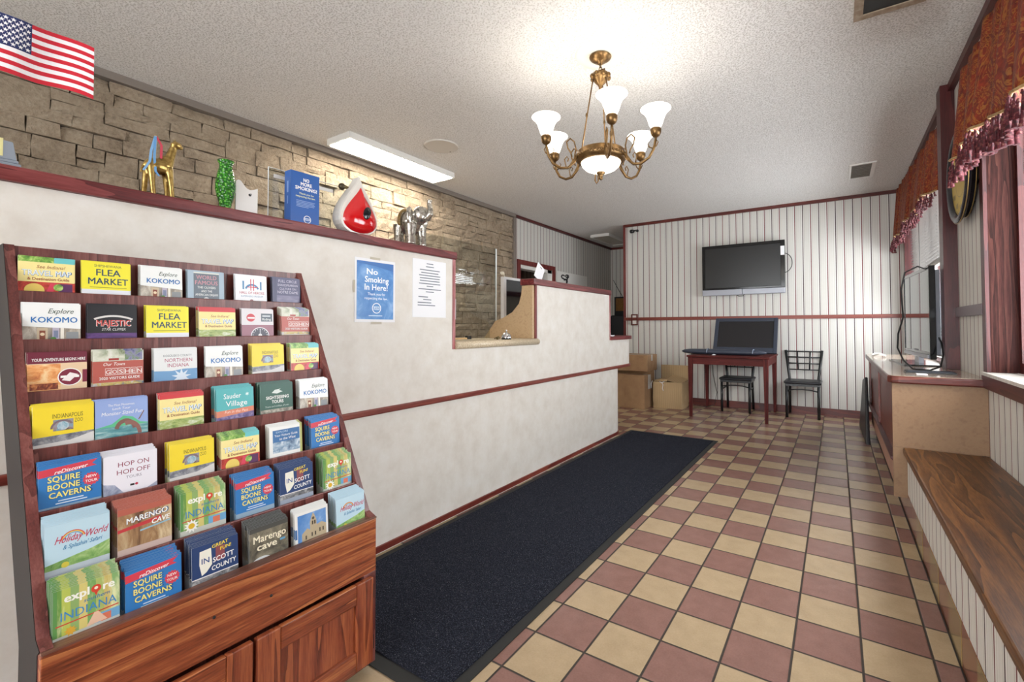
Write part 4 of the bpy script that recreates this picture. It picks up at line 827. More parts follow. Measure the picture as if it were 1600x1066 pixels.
m = MB(); m.tube([(-2.45, 3.17, 1.578), (-2.43, 3.13, 1.60), (-2.42, 3.10, 1.60)], [.012, .016, .012], mat('ivory_plastic', 'dcd6c4', .4), 10); tag(m.build('webcam'), 'ivory clip-on camera at the corner of the white monitor', 'camera')
M = Matrix.Translation((-2.03, 3.07, 1.508)) @ Matrix.Rotation(-.5, 4, 'X')
m = MB(); m.box(-.002, .002, -.06, .05, .012, .14, M_WHITEP, M); m.box(-.014, .014, -.03, .03, -.0, .012, M_BLACK, Matrix.Translation((-2.03, 3.085, 1.5058))); f = Face(m, M @ Vector((.002, -.005, .1)), M.to_3x3() @ Vector((0, 1, 0)), M.to_3x3() @ Vector((0, 0, 1)), M.to_3x3() @ Vector((1, 0, 0))); f.rect(-.012, .018, .014, .024, bk)
tag(m.build('slip_holder'), 'tilted white card on the right part of the counter cap', 'card')
m = MB(); m.box(XL+.0005, XL+.012, 6.50, 7.60, 1.52, 2.075, M_WHITE); f = Face(m, (XL+.012, 6.95, 1.9)); 
for (u, w_, r0, r1, a0, a1, sy) in ((-.24, .09, .03, .075, .4, 5.4, .55), (-.10, .11, .03, .07, 0, 6.2, .5), (-.16, .02, .03, .08, -1.2, 2.8, .6), (-.08, -.07, .035, .09, .5, 5.6, .6), (.07, -.08, .03, .085, 0, 6.2, .6), (.2, -.09, .03, .075, 2.5, 8.0, .6), (.3, -.12, .02, .05, 0, 6.2, .6)): f.arc(u, w_, r0, r1, a0, a1, bk, 16, sy)
f.poly([(-.2, -.16), (-.16, -.16), (-.05, .14), (-.1, .14)], bk); f.rect(-.1, -.17, .34, -.14, bk)
tag(m.build('wall_board'), 'white board with black scroll motif on the striped wall behind the counter', 'board')
m = MB(); m.box(-2.2, -2.0, 4.36, 4.52, 1.0355, 1.046, M_WHITEP); m.box(-2.15, -2.02, 4.38, 4.47, 1.0462, 1.07, M_WHITEP); tag(m.build('paper_stack'), 'small stack of white papers on the red end shelf of the counter', 'papers')
# alcove
cb = thing('pinboard', (-3.63, 8.68, 1.37), 'brown cork board framed in dark wood on the alcove wall', 'board')
m = MB()
for a in ((-3.83, -3.80, 1.37, 1.75), (-3.45, -3.42, 1.37, 1.75), (-3.80, -3.45, 1.37, 1.46), (-3.80, -3.45, 1.72, 1.75)): m.box(a[0], a[1], 8.665, 8.6795, a[2], a[3], M_BLACK)
m.build('frame', cb); m = MB(); m.box(-3.80, -3.45, 8.67, 8.6795, 1.46, 1.72, speck('cork', '6d4a26', '946a38', 60, .9)); m.build('panel', cb)
m = MB(); m.tube([(-3.86, 8.688, 2.1), (-3.75, 8.688, 1.9), (-3.66, 8.688, 1.755)], .006, M_BLACK, 6); m.build('hanging_cord', cb)
oc = thing('office_chair', (-3.50, 8.0, 0), 'black office chair in the alcove behind the counter', 'chair')
m = MB(); m.box(-3.7, -3.3, 8.17, 8.23, .92, 1.36, M_VINYL); m.build('backrest', oc, bevel=.03, seg=3)
m = MB(); m.box(-3.73, -3.27, 7.76, 8.2, .5, .58, M_VINYL); m.build('seat', oc, bevel=.03, seg=3)
m = MB(); m.tube([(-3.5, 8.0, .1), (-3.5, 8.0, .5)], .03, M_BLACK, 12); m.tube([(-3.5, 8.1, .52), (-3.5, 8.25, .62), (-3.5, 8.24, .95)], .02, M_BLACK, 10); m.build('column', oc)
m = MB()
for k in range(5): a = 2*PI*k/5+.3; m.tube([(-3.5, 8.0, .1), (-3.5+.28*math.cos(a), 8.0+.28*math.sin(a), .06)], [.03, .018], M_BLACK, 8); m.ball((-3.5+.28*math.cos(a), 8.0+.28*math.sin(a), .03), .03, M_BLACK, 10)
m.build('base', oc)
for sx in (-1, 1):
    m = MB(); m.tube([(-3.5+sx*.22, 8.1, .55), (-3.5+sx*.27, 8.1, .72), (-3.5+sx*.27, 7.86, .74)], .018, M_BLACK, 10); m.build('armrest', oc)
# ------------------------------------------------------------------ mat
mt = thing('floor_mat', (-1.46, 2.87, 0), 'long black entrance mat lying along the reception counter', 'mat')
m = MB(); m.box(-1.872, -1.038, 1.04, 4.70, .001, .010, M_MAT); m.build('pile', mt)
m = MB()
def bev(x0, x1, y0, y1): m.box(x0, x1, y0, y1, .0005, .005, M_RUB)
bev(-1.912, -1.872, .99, 4.742); bev(-1.038, -.998, .99, 4.742); bev(-1.872, -1.038, .99, 1.04); bev(-1.872, -1.038, 4.70, 4.742); m.build('border', mt)
# ------------------------------------------------------------------ wall television
tv = thing('wall_television', (-1.083, YB, 1.573), 'flat black television with silver speaker bar mounted on the striped wall', 'television')
x0, x1, z0, z1 = -1.613, -.556, 1.655, 2.282; yb = 6.755
m = MB()
for a in ((x0, x0+.042, z0, z1), (x1-.052, x1, z0, z1), (x0+.042, x1-.052, z0, z0+.025), (x0+.042, x1-.052, z1-.042, z1)): m.box(a[0], a[1], yb-.012, yb+.02, a[2], a[3], mat('piano_black', '0c0c0e', .12))
m.box(x0+.02, x1-.02, yb+.02, yb+.06, z0, z1-.02, M_BLACK); m.build('bezel', tv, bevel=.003)
m = MB(); m.box(x0+.0422, x1-.0522, yb-.003, yb+.018, z0+.0252, z1-.0422, mat('tv_glass', '0b0a0a', .3)); m.build('screen', tv)
m = MB(); m.box(x0, -1.085, yb-.016, yb+.05, 1.573, z0-.001, M_SILV); m.box(-1.083, x1, yb-.012, yb+.05, 1.578, z0-.001, M_SILV); m.build('speaker_bar', tv, bevel=.006)
m = MB(); m.box(-1.3, -.85, yb+.061, YB, 1.75, 2.15, M_BLACKM); m.build('wall_mount', tv)
m = MB(); m.box(x1-.05, x1-.004, yb-.0135, yb-.0122, 2.08, 2.20, M_WHITEP); m.build('sticker', tv)
m = MB(); P = []
for k in range(17): a = -1.45+2.9*k/16; P.append((x1-.02+.10*math.cos(a), yb+.045, 1.98+.13*math.sin(a)))
m.tube(P, .0045, M_BLACK, 8); m.build('cable', tv)
m = MB(); m.tube([(-1.16, yb+.03, 1.58), (-1.13, yb+.03, 1.555), (-1.08, yb+.03, 1.56), (-1.06, yb+.03, 1.58)], .0045, M_BLACK, 8); m.build('cable', tv)
m = MB(); m.box(-2.722, -2.63, YB-.016, YB, 1.165, 1.33, M_WHITE)
for a in ((-2.728, -2.712, 1.16, 1.335), (-2.640, -2.624, 1.16, 1.335), (-2.712, -2.640, 1.16, 1.178), (-2.712, -2.640, 1.317, 1.335)): m.box(a[0], a[1], YB-.035, YB-.0165, a[2], a[3], W_DARKX)
tag(m.build('wall_plate'), 'small white plate in a dark wood frame on the wall rail', 'plate')
sc_ = thing('security_camera', (-2.65, 6.80, 2.60), 'small black security camera high on the striped wall', 'camera')
m = MB(); m.lathe([(0, 0), (.03, 0), (.03, .045), (.022, .052), (0, .052)], (-2.67, 6.775, 2.638), M_BLACK, 18, (-.5, -.85, -.15)); m.build('body', sc_)
m = MB(); m.tube([(-2.64, YB-.0225, 2.66), (-2.645, 6.80, 2.655), (-2.665, 6.785, 2.645)], .011, M_BLACKM, 8); m.ball((-2.61, 6.80, 2.645), .022, M_BLACK, 12); m.build('bracket', sc_)
# ------------------------------------------------------------------ table
tb = thing('table', (-1.14, 6.31, 0), 'dark red wooden table with tapered legs against the striped wall', 'table')
tx0, tx1, ty0, ty1 = -1.605, -.655, 5.85, 6.79
m = MB(); m.box(tx0, tx1, ty0, ty1, .752, .775, W_TABLE); m.build('tabletop', tb, bevel=.006)
m = MB()
for a in ((tx0+.06, tx1-.06, ty0+.022, ty0+.042), (tx0+.06, tx1-.06, ty1-.042, ty1-.022), (tx0+.022, tx0+.042, ty0+.06, ty1-.06), (tx1-.042, tx1-.022, ty0+.06, ty1-.06)): m.box(*a, .665, .751, W_TABLE)
m.build('apron', tb)
for lx, ly in ((tx0+.042, ty0+.04), (tx1-.042, ty0+.04), (tx0+.042, ty1-.04), (tx1-.042, ty1-.04)):
    m = MB(); vs = []
    for z, w in ((0, .017), (.06, .0175), (.35, .022), (.60, .026), (.751, .027)): vs += [(lx-w, ly-w, z), (lx+w, ly-w, z), (lx+w, ly+w, z), (lx-w, ly+w, z)]
    fs = [(3, 2, 1, 0), (16, 17, 18, 19)]
    for i in range(4):
        for q in range(4): fs.append((4*i+q, 4*i+(q+1) % 4, 4*i+4+(q+1) % 4, 4*i+4+q))
    m.add(vs, fs, W_TLEG); m.build('leg', tb, bevel=.002)
# old screen leaning on the wall
M = Matrix.Translation((-1.035, 6.515, .7845)) @ Matrix.Rotation(math.radians(-27), 4, 'X')
lt = thing('leaning_television', (-1.035, 6.515, .7755), 'dark grey flat television leaning on the striped wall behind the soundbar', 'television')
hw, hh = .392, .515
m = MB()
for a in ((-hw, -hw+.045, 0, hh), (hw-.045, hw, 0, hh), (-hw+.045, hw-.045, 0, .075), (-hw+.045, hw-.045, hh-.05, hh)): m.box(a[0], a[1], -.02, .016, a[2], a[3], M_SLATE, M)
m.box(-hw+.02, hw-.02, .016, .035, .03, hh-.02, M_SLATE, M); m.build('bezel', lt, bevel=.004)
m = MB(); m.box(-hw+.0452, hw-.0452, -.012, .014, .0752, hh-.0502, M_SCREENM, M); m.build('screen', lt)
# soundbar with tapered ends
sb = thing('soundbar', (-1.2, 6.12, .7755), 'long dark blue soundbar with pointed ends on the table front', 'soundbar')
m = MB(); vs = []; X = [(-1.735, .004, .006), (-1.70, .03, .024), (-1.62, .055, .034), (-1.45, .065, .036), (-.98, .065, .036), (-.82, .055, .033), (-.74, .03, .018), (-.715, .005, .006)]
nn_ = 14
for x, ry, rz in X:
    for k in range(nn_): a = 2*PI*k/nn_; vs.append((x, 6.12+ry*math.cos(a), .7765+.036+rz*math.sin(a)))
fs = [(i*nn_+k, i*nn_+(k+1) % nn_, (i+1)*nn_+(k+1) % nn_, (i+1)*nn_+k) for i in range(len(X)-1) for k in range(nn_)]; fs += [list(range(nn_))[::-1], list(range((len(X)-1)*nn_, len(X)*nn_))]
m.add(vs, fs, M_SLATE, True); m.build('housing', sb)
for xx in (-1.40, -.86):
    m = MB(); m.tube([(xx+.02*math.cos(a)*.2, 6.12+.068*math.cos(a), .8125+.039*math.sin(a)) for a in [-.25+(PI+.5)*k/20 for k in range(21)]], .005, mat('clear_wrap', '8d97a8', .15), 6); m.build('wrap_strap', sb)
m = MB(); m.box(-1.33, -1.29, 6.01, 6.05, .7755, .782, M_WHITEP); m.box(-1.318, -1.30, 6.02, 6.03, .782, .789, M_WHITEP); tag(m.build('paper_scrap'), 'small white paper scrap on the table edge before the soundbar', 'scrap')
# ------------------------------------------------------------------ chairs
def make_chair(x, y, label):
    c = thing('dining_chair', (x, y, 0), label, 'chair', 'black metal chairs by the striped wall')
    bf, bb = y-.19, y+.13
    m = MB(); m.box(x-.205, x+.205, y-.215, y+.15, .422, .455, M_VINYL); m.build('seat', c, bevel=.016, seg=3)
    m = MB(); m.box(x-.19, x+.19, y-.20, y+.135, .395, .4215, M_BLACKM); m.build('seat_frame', c)
    for sx in (-1, 1):
        m = MB(); m.tube([(x+sx*.172, bf, 0), (x+sx*.172, bf, .395)], .0165, M_BLACKM, 4); m.build('leg', c)
        m = MB(); m.tube([(x+sx*.165, bb+.04, 0), (x+sx*.160, bb-.005, .40), (x+sx*.163, bb+.0, .46), (x+sx*.205, bb+.04, .825)], [.0155, .0155, .0155, .017], M_BLACKM, 8); m.build('leg', c, label=None)
    m = MB()
    def bp(s_, z): k = (z-.46)/(.825-.46); return (x+s_*(.163+.042*k), bb+.04*k, z)
    for z in (.81, .735, .655, .575): m.tube([bp(-1, z), bp(1, z)], .008, M_BLACKM, 8)
    for s_ in (-.36, .36): m.tube([bp(s_, .575), bp(s_, .81)], .0085, M_BLACKM, 8)
    m.build('back_grid', c)
    m = MB(); m.tube([(x-.17, bf, .335), (x-.09, bf+.005, .352), (x, bf+.006, .356), (x+.09, bf+.005, .352), (x+.17, bf, .335)], .008, M_BLACKM, 8)
    for sx in (-1, 1): m.tube([(x+sx*.172, bf, .30), (x+sx*.165, bb+.008, .30)], .008, M_BLACKM, 8)
    m.build('stretcher', c); return c
ch = make_chair(-.362, 6.66, 'black metal chair with grid back standing right of the table')
dup(ch, (-1.135, 6.66, 0), 0, 'black metal chair with grid back pushed under the table')
# ------------------------------------------------------------------ cardboard boxes
b = thing('cardboard_box', (-2.62, 6.25, 0), 'large sealed cardboard box on the floor beyond the counter end', 'box', 'cardboard boxes in the far corner')
m = MB(); m.box(-3.0, -2.232, 6.04, 6.46, 0, .46, M_CARD); m.prism([(-3.0, .4605), (-2.232, .4605), (-2.235, .50), (-3.0, .505)], 'y', 6.25, 6.46, M_CARD); m.build('carton', b, bevel=.004)
m = MB(); m.box(-2.2315, -2.2305, 6.18, 6.30, .26, .46, M_TAPE); m.box(-2.3, -2.2325, 6.18, 6.2485, .4603, .4612, M_TAPE); m.build('tape', b)
b = thing('cardboard_box', (-2.46, 6.34, .5055), 'brown cardboard box on top of the large sealed box', 'box', 'cardboard boxes in the far corner')
m = MB(); m.box(-2.80, -2.225, 6.15, 6.55, .506, .735, M_CARD); m.build('carton', b, bevel=.004)
m = MB(); m.box(-2.80, -2.225, 6.30, 6.36, .7352, .7360, M_TAPE); m.box(-2.2246, -2.2238, 6.30, 6.36, .65, .7352, M_TAPE); m.build('tape', b)
b = thing('cardboard_box', (-2.0, 6.5, 0), 'crumpled open cardboard box tied with string left of the table', 'box', 'cardboard boxes in the far corner')
m = MB(); G = []; nu, nv = 8, 7; x0, x1, y0, y1, hz = -2.185, -1.79, 6.27, 6.62, .365
def crum(u, v, side):
    bu = .018*math.sin(v*PI)+R_.uniform(-.006, .006); 
    if side == 0: return (x0+(x1-x0)*u, y0-bu+.02*u, hz*v)
    if side == 1: return (x1+bu, y0+.02+(y1-y0-.02)*u, hz*v)
    if side == 2: return (x1-(x1-x0)*u, y1+bu*.3, hz*v)
    return (x0-bu*.6, y1-(y1-y0)*u, hz*v)
for sd in range(4):
    vs = [crum(a/nu, b_/nv, sd) for b_ in range(nv+1) for a in range(nu+1)]
    if sd: 
        for b_ in range(nv+1): vs[b_*(nu+1)] = last[b_*(nu+1)+nu]
    if sd == 0: first0 = vs
    if sd == 3:
        for b_ in range(nv+1): vs[b_*(nu+1)+nu] = first0[b_*(nu+1)]
    last = vs; m.add(vs, [(b_*(nu+1)+a, b_*(nu+1)+a+1, (b_+1)*(nu+1)+a+1, (b_+1)*(nu+1)+a) for b_ in range(nv) for a in range(nu)], M_CARDR, True)
m.build('carton', b)
m = MB(); m.prism([(x0+.01, .372), (-2.0, .372), (-1.98, .40), (x0+.02, .385)], 'y', y0+.01, y1-.02, M_CARDR); m.build('flap', b)
m = MB(); M = Matrix.Translation((-1.90, 6.45, .375)) @ Matrix.Rotation(.22, 4, 'Y') @ Matrix.Rotation(.1, 4, 'X'); m.box(-.115, .105, -.16, .16, .008, .016, M_CARDR, M); m.build('flap', b)
m = MB(); m.box(-2.19, -1.80, 6.645, 6.652, .37, .575, M_CARDR, Matrix.Identity(4)); m.box(-2.19, -1.80, 6.640, 6.65, .0, .369, M_CARDR); m.build('flap', b)
m = MB(); m.tube([(-2.06, y0-.022, .36), (-2.035, y0-.03, .33), (-2.045, y0-.032, .28), (-2.03, y0-.034, .245)], .0045, M_WHITEP, 6); m.tube([(-2.09, y0-.018, .37), (-2.06, y0-.022, .355), (-2.02, y0-.02, .375)], .005, M_WHITEP, 6); m.tube([(x0-.012, y0+.0, .375), (x0-.028, y0-.01, .33), (x0-.025, y0-.01, .27)], .004, M_WHITEP, 6); m.build('string', b)
# loose flex on the wall under the table
m = MB(); m.tube([(-1.50, 6.815, .66), (-1.49, 6.80, .45), (-1.44, 6.80, .2), (-1.47, 6.78, .03), (-1.55, 6.70, .006), (-1.62, 6.6, .006), (-1.70, 6.55, .006)], .004, M_BLACK, 6); tag(m.build('loose_flex'), 'thin black flex hanging behind the table down to the floor', 'flex')
# ------------------------------------------------------------------ bench under the near window
bn = thing('window_bench', (0.5, 1.0, 0), 'long brown oak topped bench with striped panel front under the near window', 'bench')
m = MB(); m.box(0.318, XR-.0005, YF+.01, 3.387, 0.385, 0.425, W_BENCH); m.build('seat', bn, bevel=.006)
m = MB(); m.box(0.337, 0.40, YF+.01, 3.387, 0.155, 0.3845, M_WPY); m.build('front_panel', bn)
m = MB(); m.box(0.3355, 0.40, YF+.01, 3.387, 0.0, 0.154, speck('dark_base_tile', '6d3f2c', '8a5842', 25, .18)); 
yy = YF+.01
k = 0
m2 = mat('ochre_base_tile', '8f7a50', .18)
y = -6.0469; j = -14
while (j+7.0469)*T < 3.387:
    ya, yb_ = (j+6.0469)*T, (j+7.0469)*T
    if (j % 2 == 0) and ya > YF+.02: m.box(0.3342, 0.3354, ya+.003, yb_-.003, 0.004, 0.153, m2)
    j += 1
m.box(0.330, 0.3341, YF+.01, 3.387, 0.0, 0.006, mat('base_shade_line', '1c1512', .6)); m.build('base_tile', bn)  # dark strip paints the shadow line along the foot of the base
# ------------------------------------------------------------------ cabinet with the old television
cb = thing('low_cabinet', (0.48, 4.6, 0), 'low wooden cabinet with a thick red edged top by the window', 'cabinet')
m = MB(); m.box(0.272, 0.66, 3.388, 3.41, 0.135, 0.4255, M_ENDPAN); m.box(0.272, XR-.001, 3.388, 3.41, 0.4265, 0.799, M_ENDPAN); m.build('end_panel', cb)
m = MB(); m.box(0.296, 0.33, 3.411, 5.83, 0.14, 0.33, M_PINK); m.build('lower_panel', cb)
m = MB(); m.prism([(0.262, 0.345), (0.296, 0.318), (0.32, 0.318), (0.32, 0.36), (0.262, 0.36)], 'y', 3.412, 5.83, W_DARKY); m.build('plinth_rail', cb)
m = MB(); m.box(0.278, 0.32, 3.411, 3.50, 0.361, 0.799, W_CABZ); m.box(0.278, 0.32, 5.72, 5.83, 0.361, 0.799, W_CABZ); m.box(0.278, 0.32, 4.56, 4.64, 0.361, 0.799, W_CABZ); m.box(0.290, 0.32, 3.50, 4.56, 0.361, 0.799, W_CABZ); m.box(0.290, 0.32, 4.64, 5.72, 0.361, 0.799, W_CABZ); m.build('front_panel', cb)
m = MB(); m.box(0.40, XR-.001, 3.411, 5.83, 0.0, 0.14, M_BLACK); m.build('toe_kick', cb)
m = MB(); m.box(0.3355, 0.399, 3.389, 5.82, 0.0, 0.13, _M['dark_base_tile']); m.box(0.330, 0.3354, 3.389, 5.82, 0, .006, _M['base_shade_line']); m.build('base_tile', cb)  # same painted shadow line along the cabinet foot
m = MB(); top = [(0.252, 3.40), (0.268, 3.366), (0.30, 3.356), (XR-.001, 3.356), (XR-.001, 5.85), (0.252, 5.85)]
m.prism(top, 'z', 0.80, 0.842, W_CABX); m.build('top_edge', cb, bevel=.008, seg=3)
m = MB(); m.prism([(x+(.006 if x < .5 else 0), y+(.006 if y < 4 else -.006)) for x, y in top], 'z', 0.8422, 0.8445, speck('pale_worktop', '8f7a68', 'b5a493', 20, .12)); m.build('top_surface', cb)
# old television standing on the cabinet, edge on
lt = thing('old_television', (0.53, 4.55, 0.845), 'flat television standing edge on upon the low cabinet by the window', 'television')
dirv = Vector((-.055, .85, 0)).normalized(); nrm = Vector((-dirv.y, dirv.x, 0))     # screen looks towards the room
M = Matrix((dirv, Vector((0, 0, 1)), -nrm)).transposed().to_4x4(); M = Matrix.Translation((0.553, 4.14, 0.90)) @ M
# local axes: x along the set, y up, z to the back
m = MB(); w_, h_ = .86, .66
for a in ((0, .025, 0, h_), (w_-.025, w_, 0, h_), (.025, w_-.025, 0, .05), (.025, w_-.025, h_-.025, h_)): m.box(a[0], a[1], a[2], a[3], -.004, .032, mat('piano_black', '0c0c0e', .12), M)
m.build('bezel', lt, bevel=.003)
m = MB(); m.box(.0252, w_-.0252, .0502, h_-.0252, .0, .02, mat('mirror_screen', '0d0d10', .03, 0, .9), M); m.build('screen', lt)
m = MB(); m.box(.02, w_-.02, .03, h_-.03, .0325, .062, M_GREYP, M); m.box(.14, w_-.14, .1, h_-.2, .0625, .10, M_GREYP, M); m.build('back_cover', lt, bevel=.006)
m = MB()
for k in range(6): m.box(.03, .075, .10+.022*k, .112+.022*k, .0622, .0655, M_BLACK, M)
m.build('vent', lt)
m = MB(); m.box(w_*.5-.07, w_*.5+.07, -.048, .06, .0, .03, M_SILV, M); m.box(w_*.5-.32, w_*.5+.32, -.0545, -.046, -.13, .13, mat('smoked_glass', '15181b', .06), M); m.build('stand', lt)
m = MB(); m.box(.03, w_-.03, .006, .03, -.012, -.0045, M_SILV, M); m.build('speaker_strip', lt)
m = MB(); m.tube([(0.60, 4.22, 1.35), (0.57, 4.23, 1.53), (0.50, 4.22, 1.565), (0.43, 4.25, 1.53), (0.405, 4.25, 1.40), (0.41, 4.2, 1.20), (0.375, 4.15, 1.08), (0.365, 4.1, 0.98), (0.385, 3.98, 0.90), (0.42, 3.85, 0.852), (0.50, 3.80, 0.850), (0.565, 3.88, 0.870), (0.60, 4.02, 0.94), (0.605, 4.1, 1.02), (0.60, 4.18, 1.06)], .0055, M_BLACK, 8)
m.build('power_lead', lt)
m = MB(); m.box(0.36, 0.60, 3.60, 3.72, .845, .853, M_BLACK); m.box(0.37, 0.59, 3.61, 3.71, .853, .856, M_SLATE); tag(m.build('remote_control'), 'flat black remote lying near the corner of the cabinet top', 'remote')
m = MB(); m.box(0.40, 0.452, 3.50, 3.56, .845, .849, M_WHITEP); tag(m.build('paper_slip'), 'small white slip lying on the cabinet top', 'paper')
m = MB(); P = [(0.335+.05*math.cos(a), 5.35+.14*math.sin(a), .852+.02*abs(math.sin(a))) for a in [2*PI*k/16 for k in range(16)]]; m.tube(P, .006, M_WHITE, 8, closed=True); tag(m.build('white_cable'), 'coil of white cable on the far end of the cabinet top', 'cable')
# black case leaning against the cabinet front
m = MB(); vs = []
for (y, z, x) in ((5.36, 0.0, .222), (6.35, 0.0, .205), (6.05, .56, .232), (5.66, .62, .236)): vs.append((x, y, z))
for (y, z, x) in ((5.36, 0.0, .258), (6.35, 0.0, .238), (6.05, .56, .258), (5.66, .62, .261)): vs.append((x, y, z))
m.add(vs, [(0, 1, 2, 3), (7, 6, 5, 4), (0, 4, 5, 1), (1, 5, 6, 2), (2, 6, 7, 3), (3, 7, 4, 0)], M_VINYL)
tag(m.build('leaning_case', bevel=.01), 'flat black case leaning against the far end of the low cabinet', 'case')
# ------------------------------------------------------------------ clock
ck = thing('wall_clock', (XR, 3.66, 1.76), 'large round clock with dark double rim and yellowed dial between the windows', 'clock')
cy, cz, R0 = 3.66, 2.035, .275
m = MB(); m.lathe([(0, 0), (.20, 0), (.225, .012), (.245, .02), (.235, .032), (.255, .04), (.275, .052), (.278, .062), (.268, .070), (.25, .070), (.232, .062), (.228, .048)], (XR-.0005, cy, cz), mat('dark_clock_rim', '1d1a1f', .25), 64, (-1, 0, 0)); co = m.build('case', ck)
gold = mat('rim_gold', 'a58a55', .3, .7)
for r_, x_ in ((.279, .060), (.246, .0215)):
    m = MB(); m.tube([(XR-x_, cy+r_*math.cos(a), cz+r_*math.sin(a)) for a in [2*PI*k/64 for k in range(64)]], .0028, gold, 6, closed=True); m.build('gold_ring', co)
m = MB(); m.lathe([(0, .0485), (.2285, .0485)], (XR, cy, cz), speck('yellowed_dial', 'b3953f', 'cdb45c', 6, .5), 64, (-1, 0, 0))
f = Face(m, (XR-.0486, cy, cz), (0, -1, 0), (0, 0, 1), (-1, 0, 0))
for i, q in enumerate(('XII', 'I', 'II', 'III', 'IV', 'V', 'VI', 'VII', 'VIII', 'IX', 'X', 'XI')):
    a = PI/2-2*PI*i/12; f.text(q, .185*math.cos(a), .185*math.sin(a)-.017, .034, bk, None, 0, .02)
f.arc(0, 0, .218, .222, 0, 2*PI, bk, 48); f.arc(0, 0, .118, .12, 0, 2*PI, bk, 40); m.build('dial', ck)
for nm, ln, wd_, a in (('hour_hand', .11, .010, 2.4), ('minute_hand', .165, .007, .5)):
    m = MB(); f = Face(m, (XR-.0515-(.002 if nm[0] == 'm' else 0), cy, cz), (0, -1, 0), (0, 0, 1), (-1, 0, 0)); ca, sa = math.cos(a), math.sin(a)
    pts = [(-.03, -wd_*.5), (ln*.6, -wd_), (ln, 0), (ln*.6, wd_), (-.03, wd_*.5)]
    P = [f.at(u*ca-w*sa, u*sa+w*ca, 0) for u, w in pts]; Q = [p+Vector((-.0012, 0, 0)) for p in P]; n = 5
    m.add(P+Q, [list(range(n)), [n+k for k in range(n)][::-1]]+[(k, (k+1) % n, n+(k+1) % n, n+k) for k in range(n)], bk); m.build(nm, ck)
# ------------------------------------------------------------------ valances
def valance(name, y0, y1, zt0, zt1, zb, x, label, nf, scal, seed, fr=.075, rise=0):
    rr = random.Random(seed); v = thing(name, (x, (y0+y1)/2, zb), label, 'valance'); m = MB(); NU_, NV_ = int((y1-y0)*70), 14
    ph = [rr.uniform(0, 6.28) for _ in range(4)]
    def fold(u, vv): return .024*math.sin(u*nf*2*PI+ph[0])*(.35+.65*vv) + .007*math.sin(u*nf*4.6*PI+ph[1]) + .006*math.sin(u*nf*1.1*PI+ph[2])
    def hem(u): return zb + rise*smoothstep((u-.62)/.38) + scal*(.5-.5*math.cos(u*2*PI*round(max(1, (y1-y0)/.85))))
    def P(u, vv, off=0):
        zt = zt0+(zt1-zt0)*u; z = zt+(hem(u)-zt)*vv; return Vector((x-.035*vv+fold(u, vv)+off, y0+(y1-y0)*u, z))
    G = [P(a/NU_, b/NV_) for b in range(NV_+1) for a in range(NU_+1)]; k0 = len(G); G += [P(a/NU_, b/NV_, .004) for b in range(NV_+1) for a in range(NU_+1)]
    fs = []
    for b in range(NV_):
        for a in range(NU_): q = b*(NU_+1)+a; fs += [(q, q+1, q+NU_+2, q+NU_+1), (k0+q+NU_+1, k0+q+NU_+2, k0+q+1, k0+q)]
    for a in range(NU_): fs += [(a+1, a, k0+a, k0+a+1)]; q = NV_*(NU_+1)+a; fs += [(q, q+1, k0+q+1, k0+q)]
    for b in range(NV_): q = b*(NU_+1); fs += [(q, q+NU_+1, k0+q+NU_+1, k0+q)]; q += NU_; fs += [(q+NU_+1, q, k0+q, k0+q+NU_+1)]
    m.add(G, fs, M_VAL, True); m.build('fabric', v)
    # returns back to the wall
    m = MB()
    for u, s_ in ((0, -1), (1, 1)):
        A = [P(u, b/6)+Vector((.004, 0, 0)) for b in range(7)]; B = [Vector((XR-.04, p.y, p.z)) for p in A]
        m.add(A+B+[q+Vector((0, s_*.004, 0)) for q in A+B], [(i, i+1, 8+i, 7+i) for i in range(6)]+[(14+7+i, 14+8+i, 14+i+1, 14+i) for i in range(6)], M_VAL, True)
    m.build('return', v)
    m = MB(); m.tube([P(a/NU_, 1.0)+Vector((-.006, 0, 0)) for a in range(0, NU_+1, 2)], .0065, M_GIMP, 6); m.build('gimp', v)
    m = MB(); n = int((y1-y0)/.021)
    for row in range(3):
        for i in range(n):
            u = (i+.5+.33*row)/(n+1); p = P(u, 1.0)+Vector((-.008+rr.uniform(-.006, .004)-.004*row, 0, -.006-.026*row-rr.uniform(0, .008))); L_ = fr*(.42+.18*rr.random()); dx, dy = rr.uniform(-.006, .006), rr.uniform(-.008, .008)
            m.tube([p, p+Vector((dx*.3, dy*.3, -.012)), p+Vector((dx*.5, dy*.5, -.017)), p+Vector((dx, dy, -L_))], [.003, .0068, .0038, .0105], M_TAS, 6)
    fo = m.build('tassel_fringe', v); fo['kind'] = 'stuff'; return v
valance('valance', 4.22, 6.80, 2.56, 2.74, 2.10, .622, 'rust red fringed valance over the far window beside the old television', 9, .04, 3)
valance('valance', .30, 3.22, 2.49, 2.49, 1.93, .585, 'rust red fringed valance over the near window above the bench', 11, .03, 5, .15, .09)
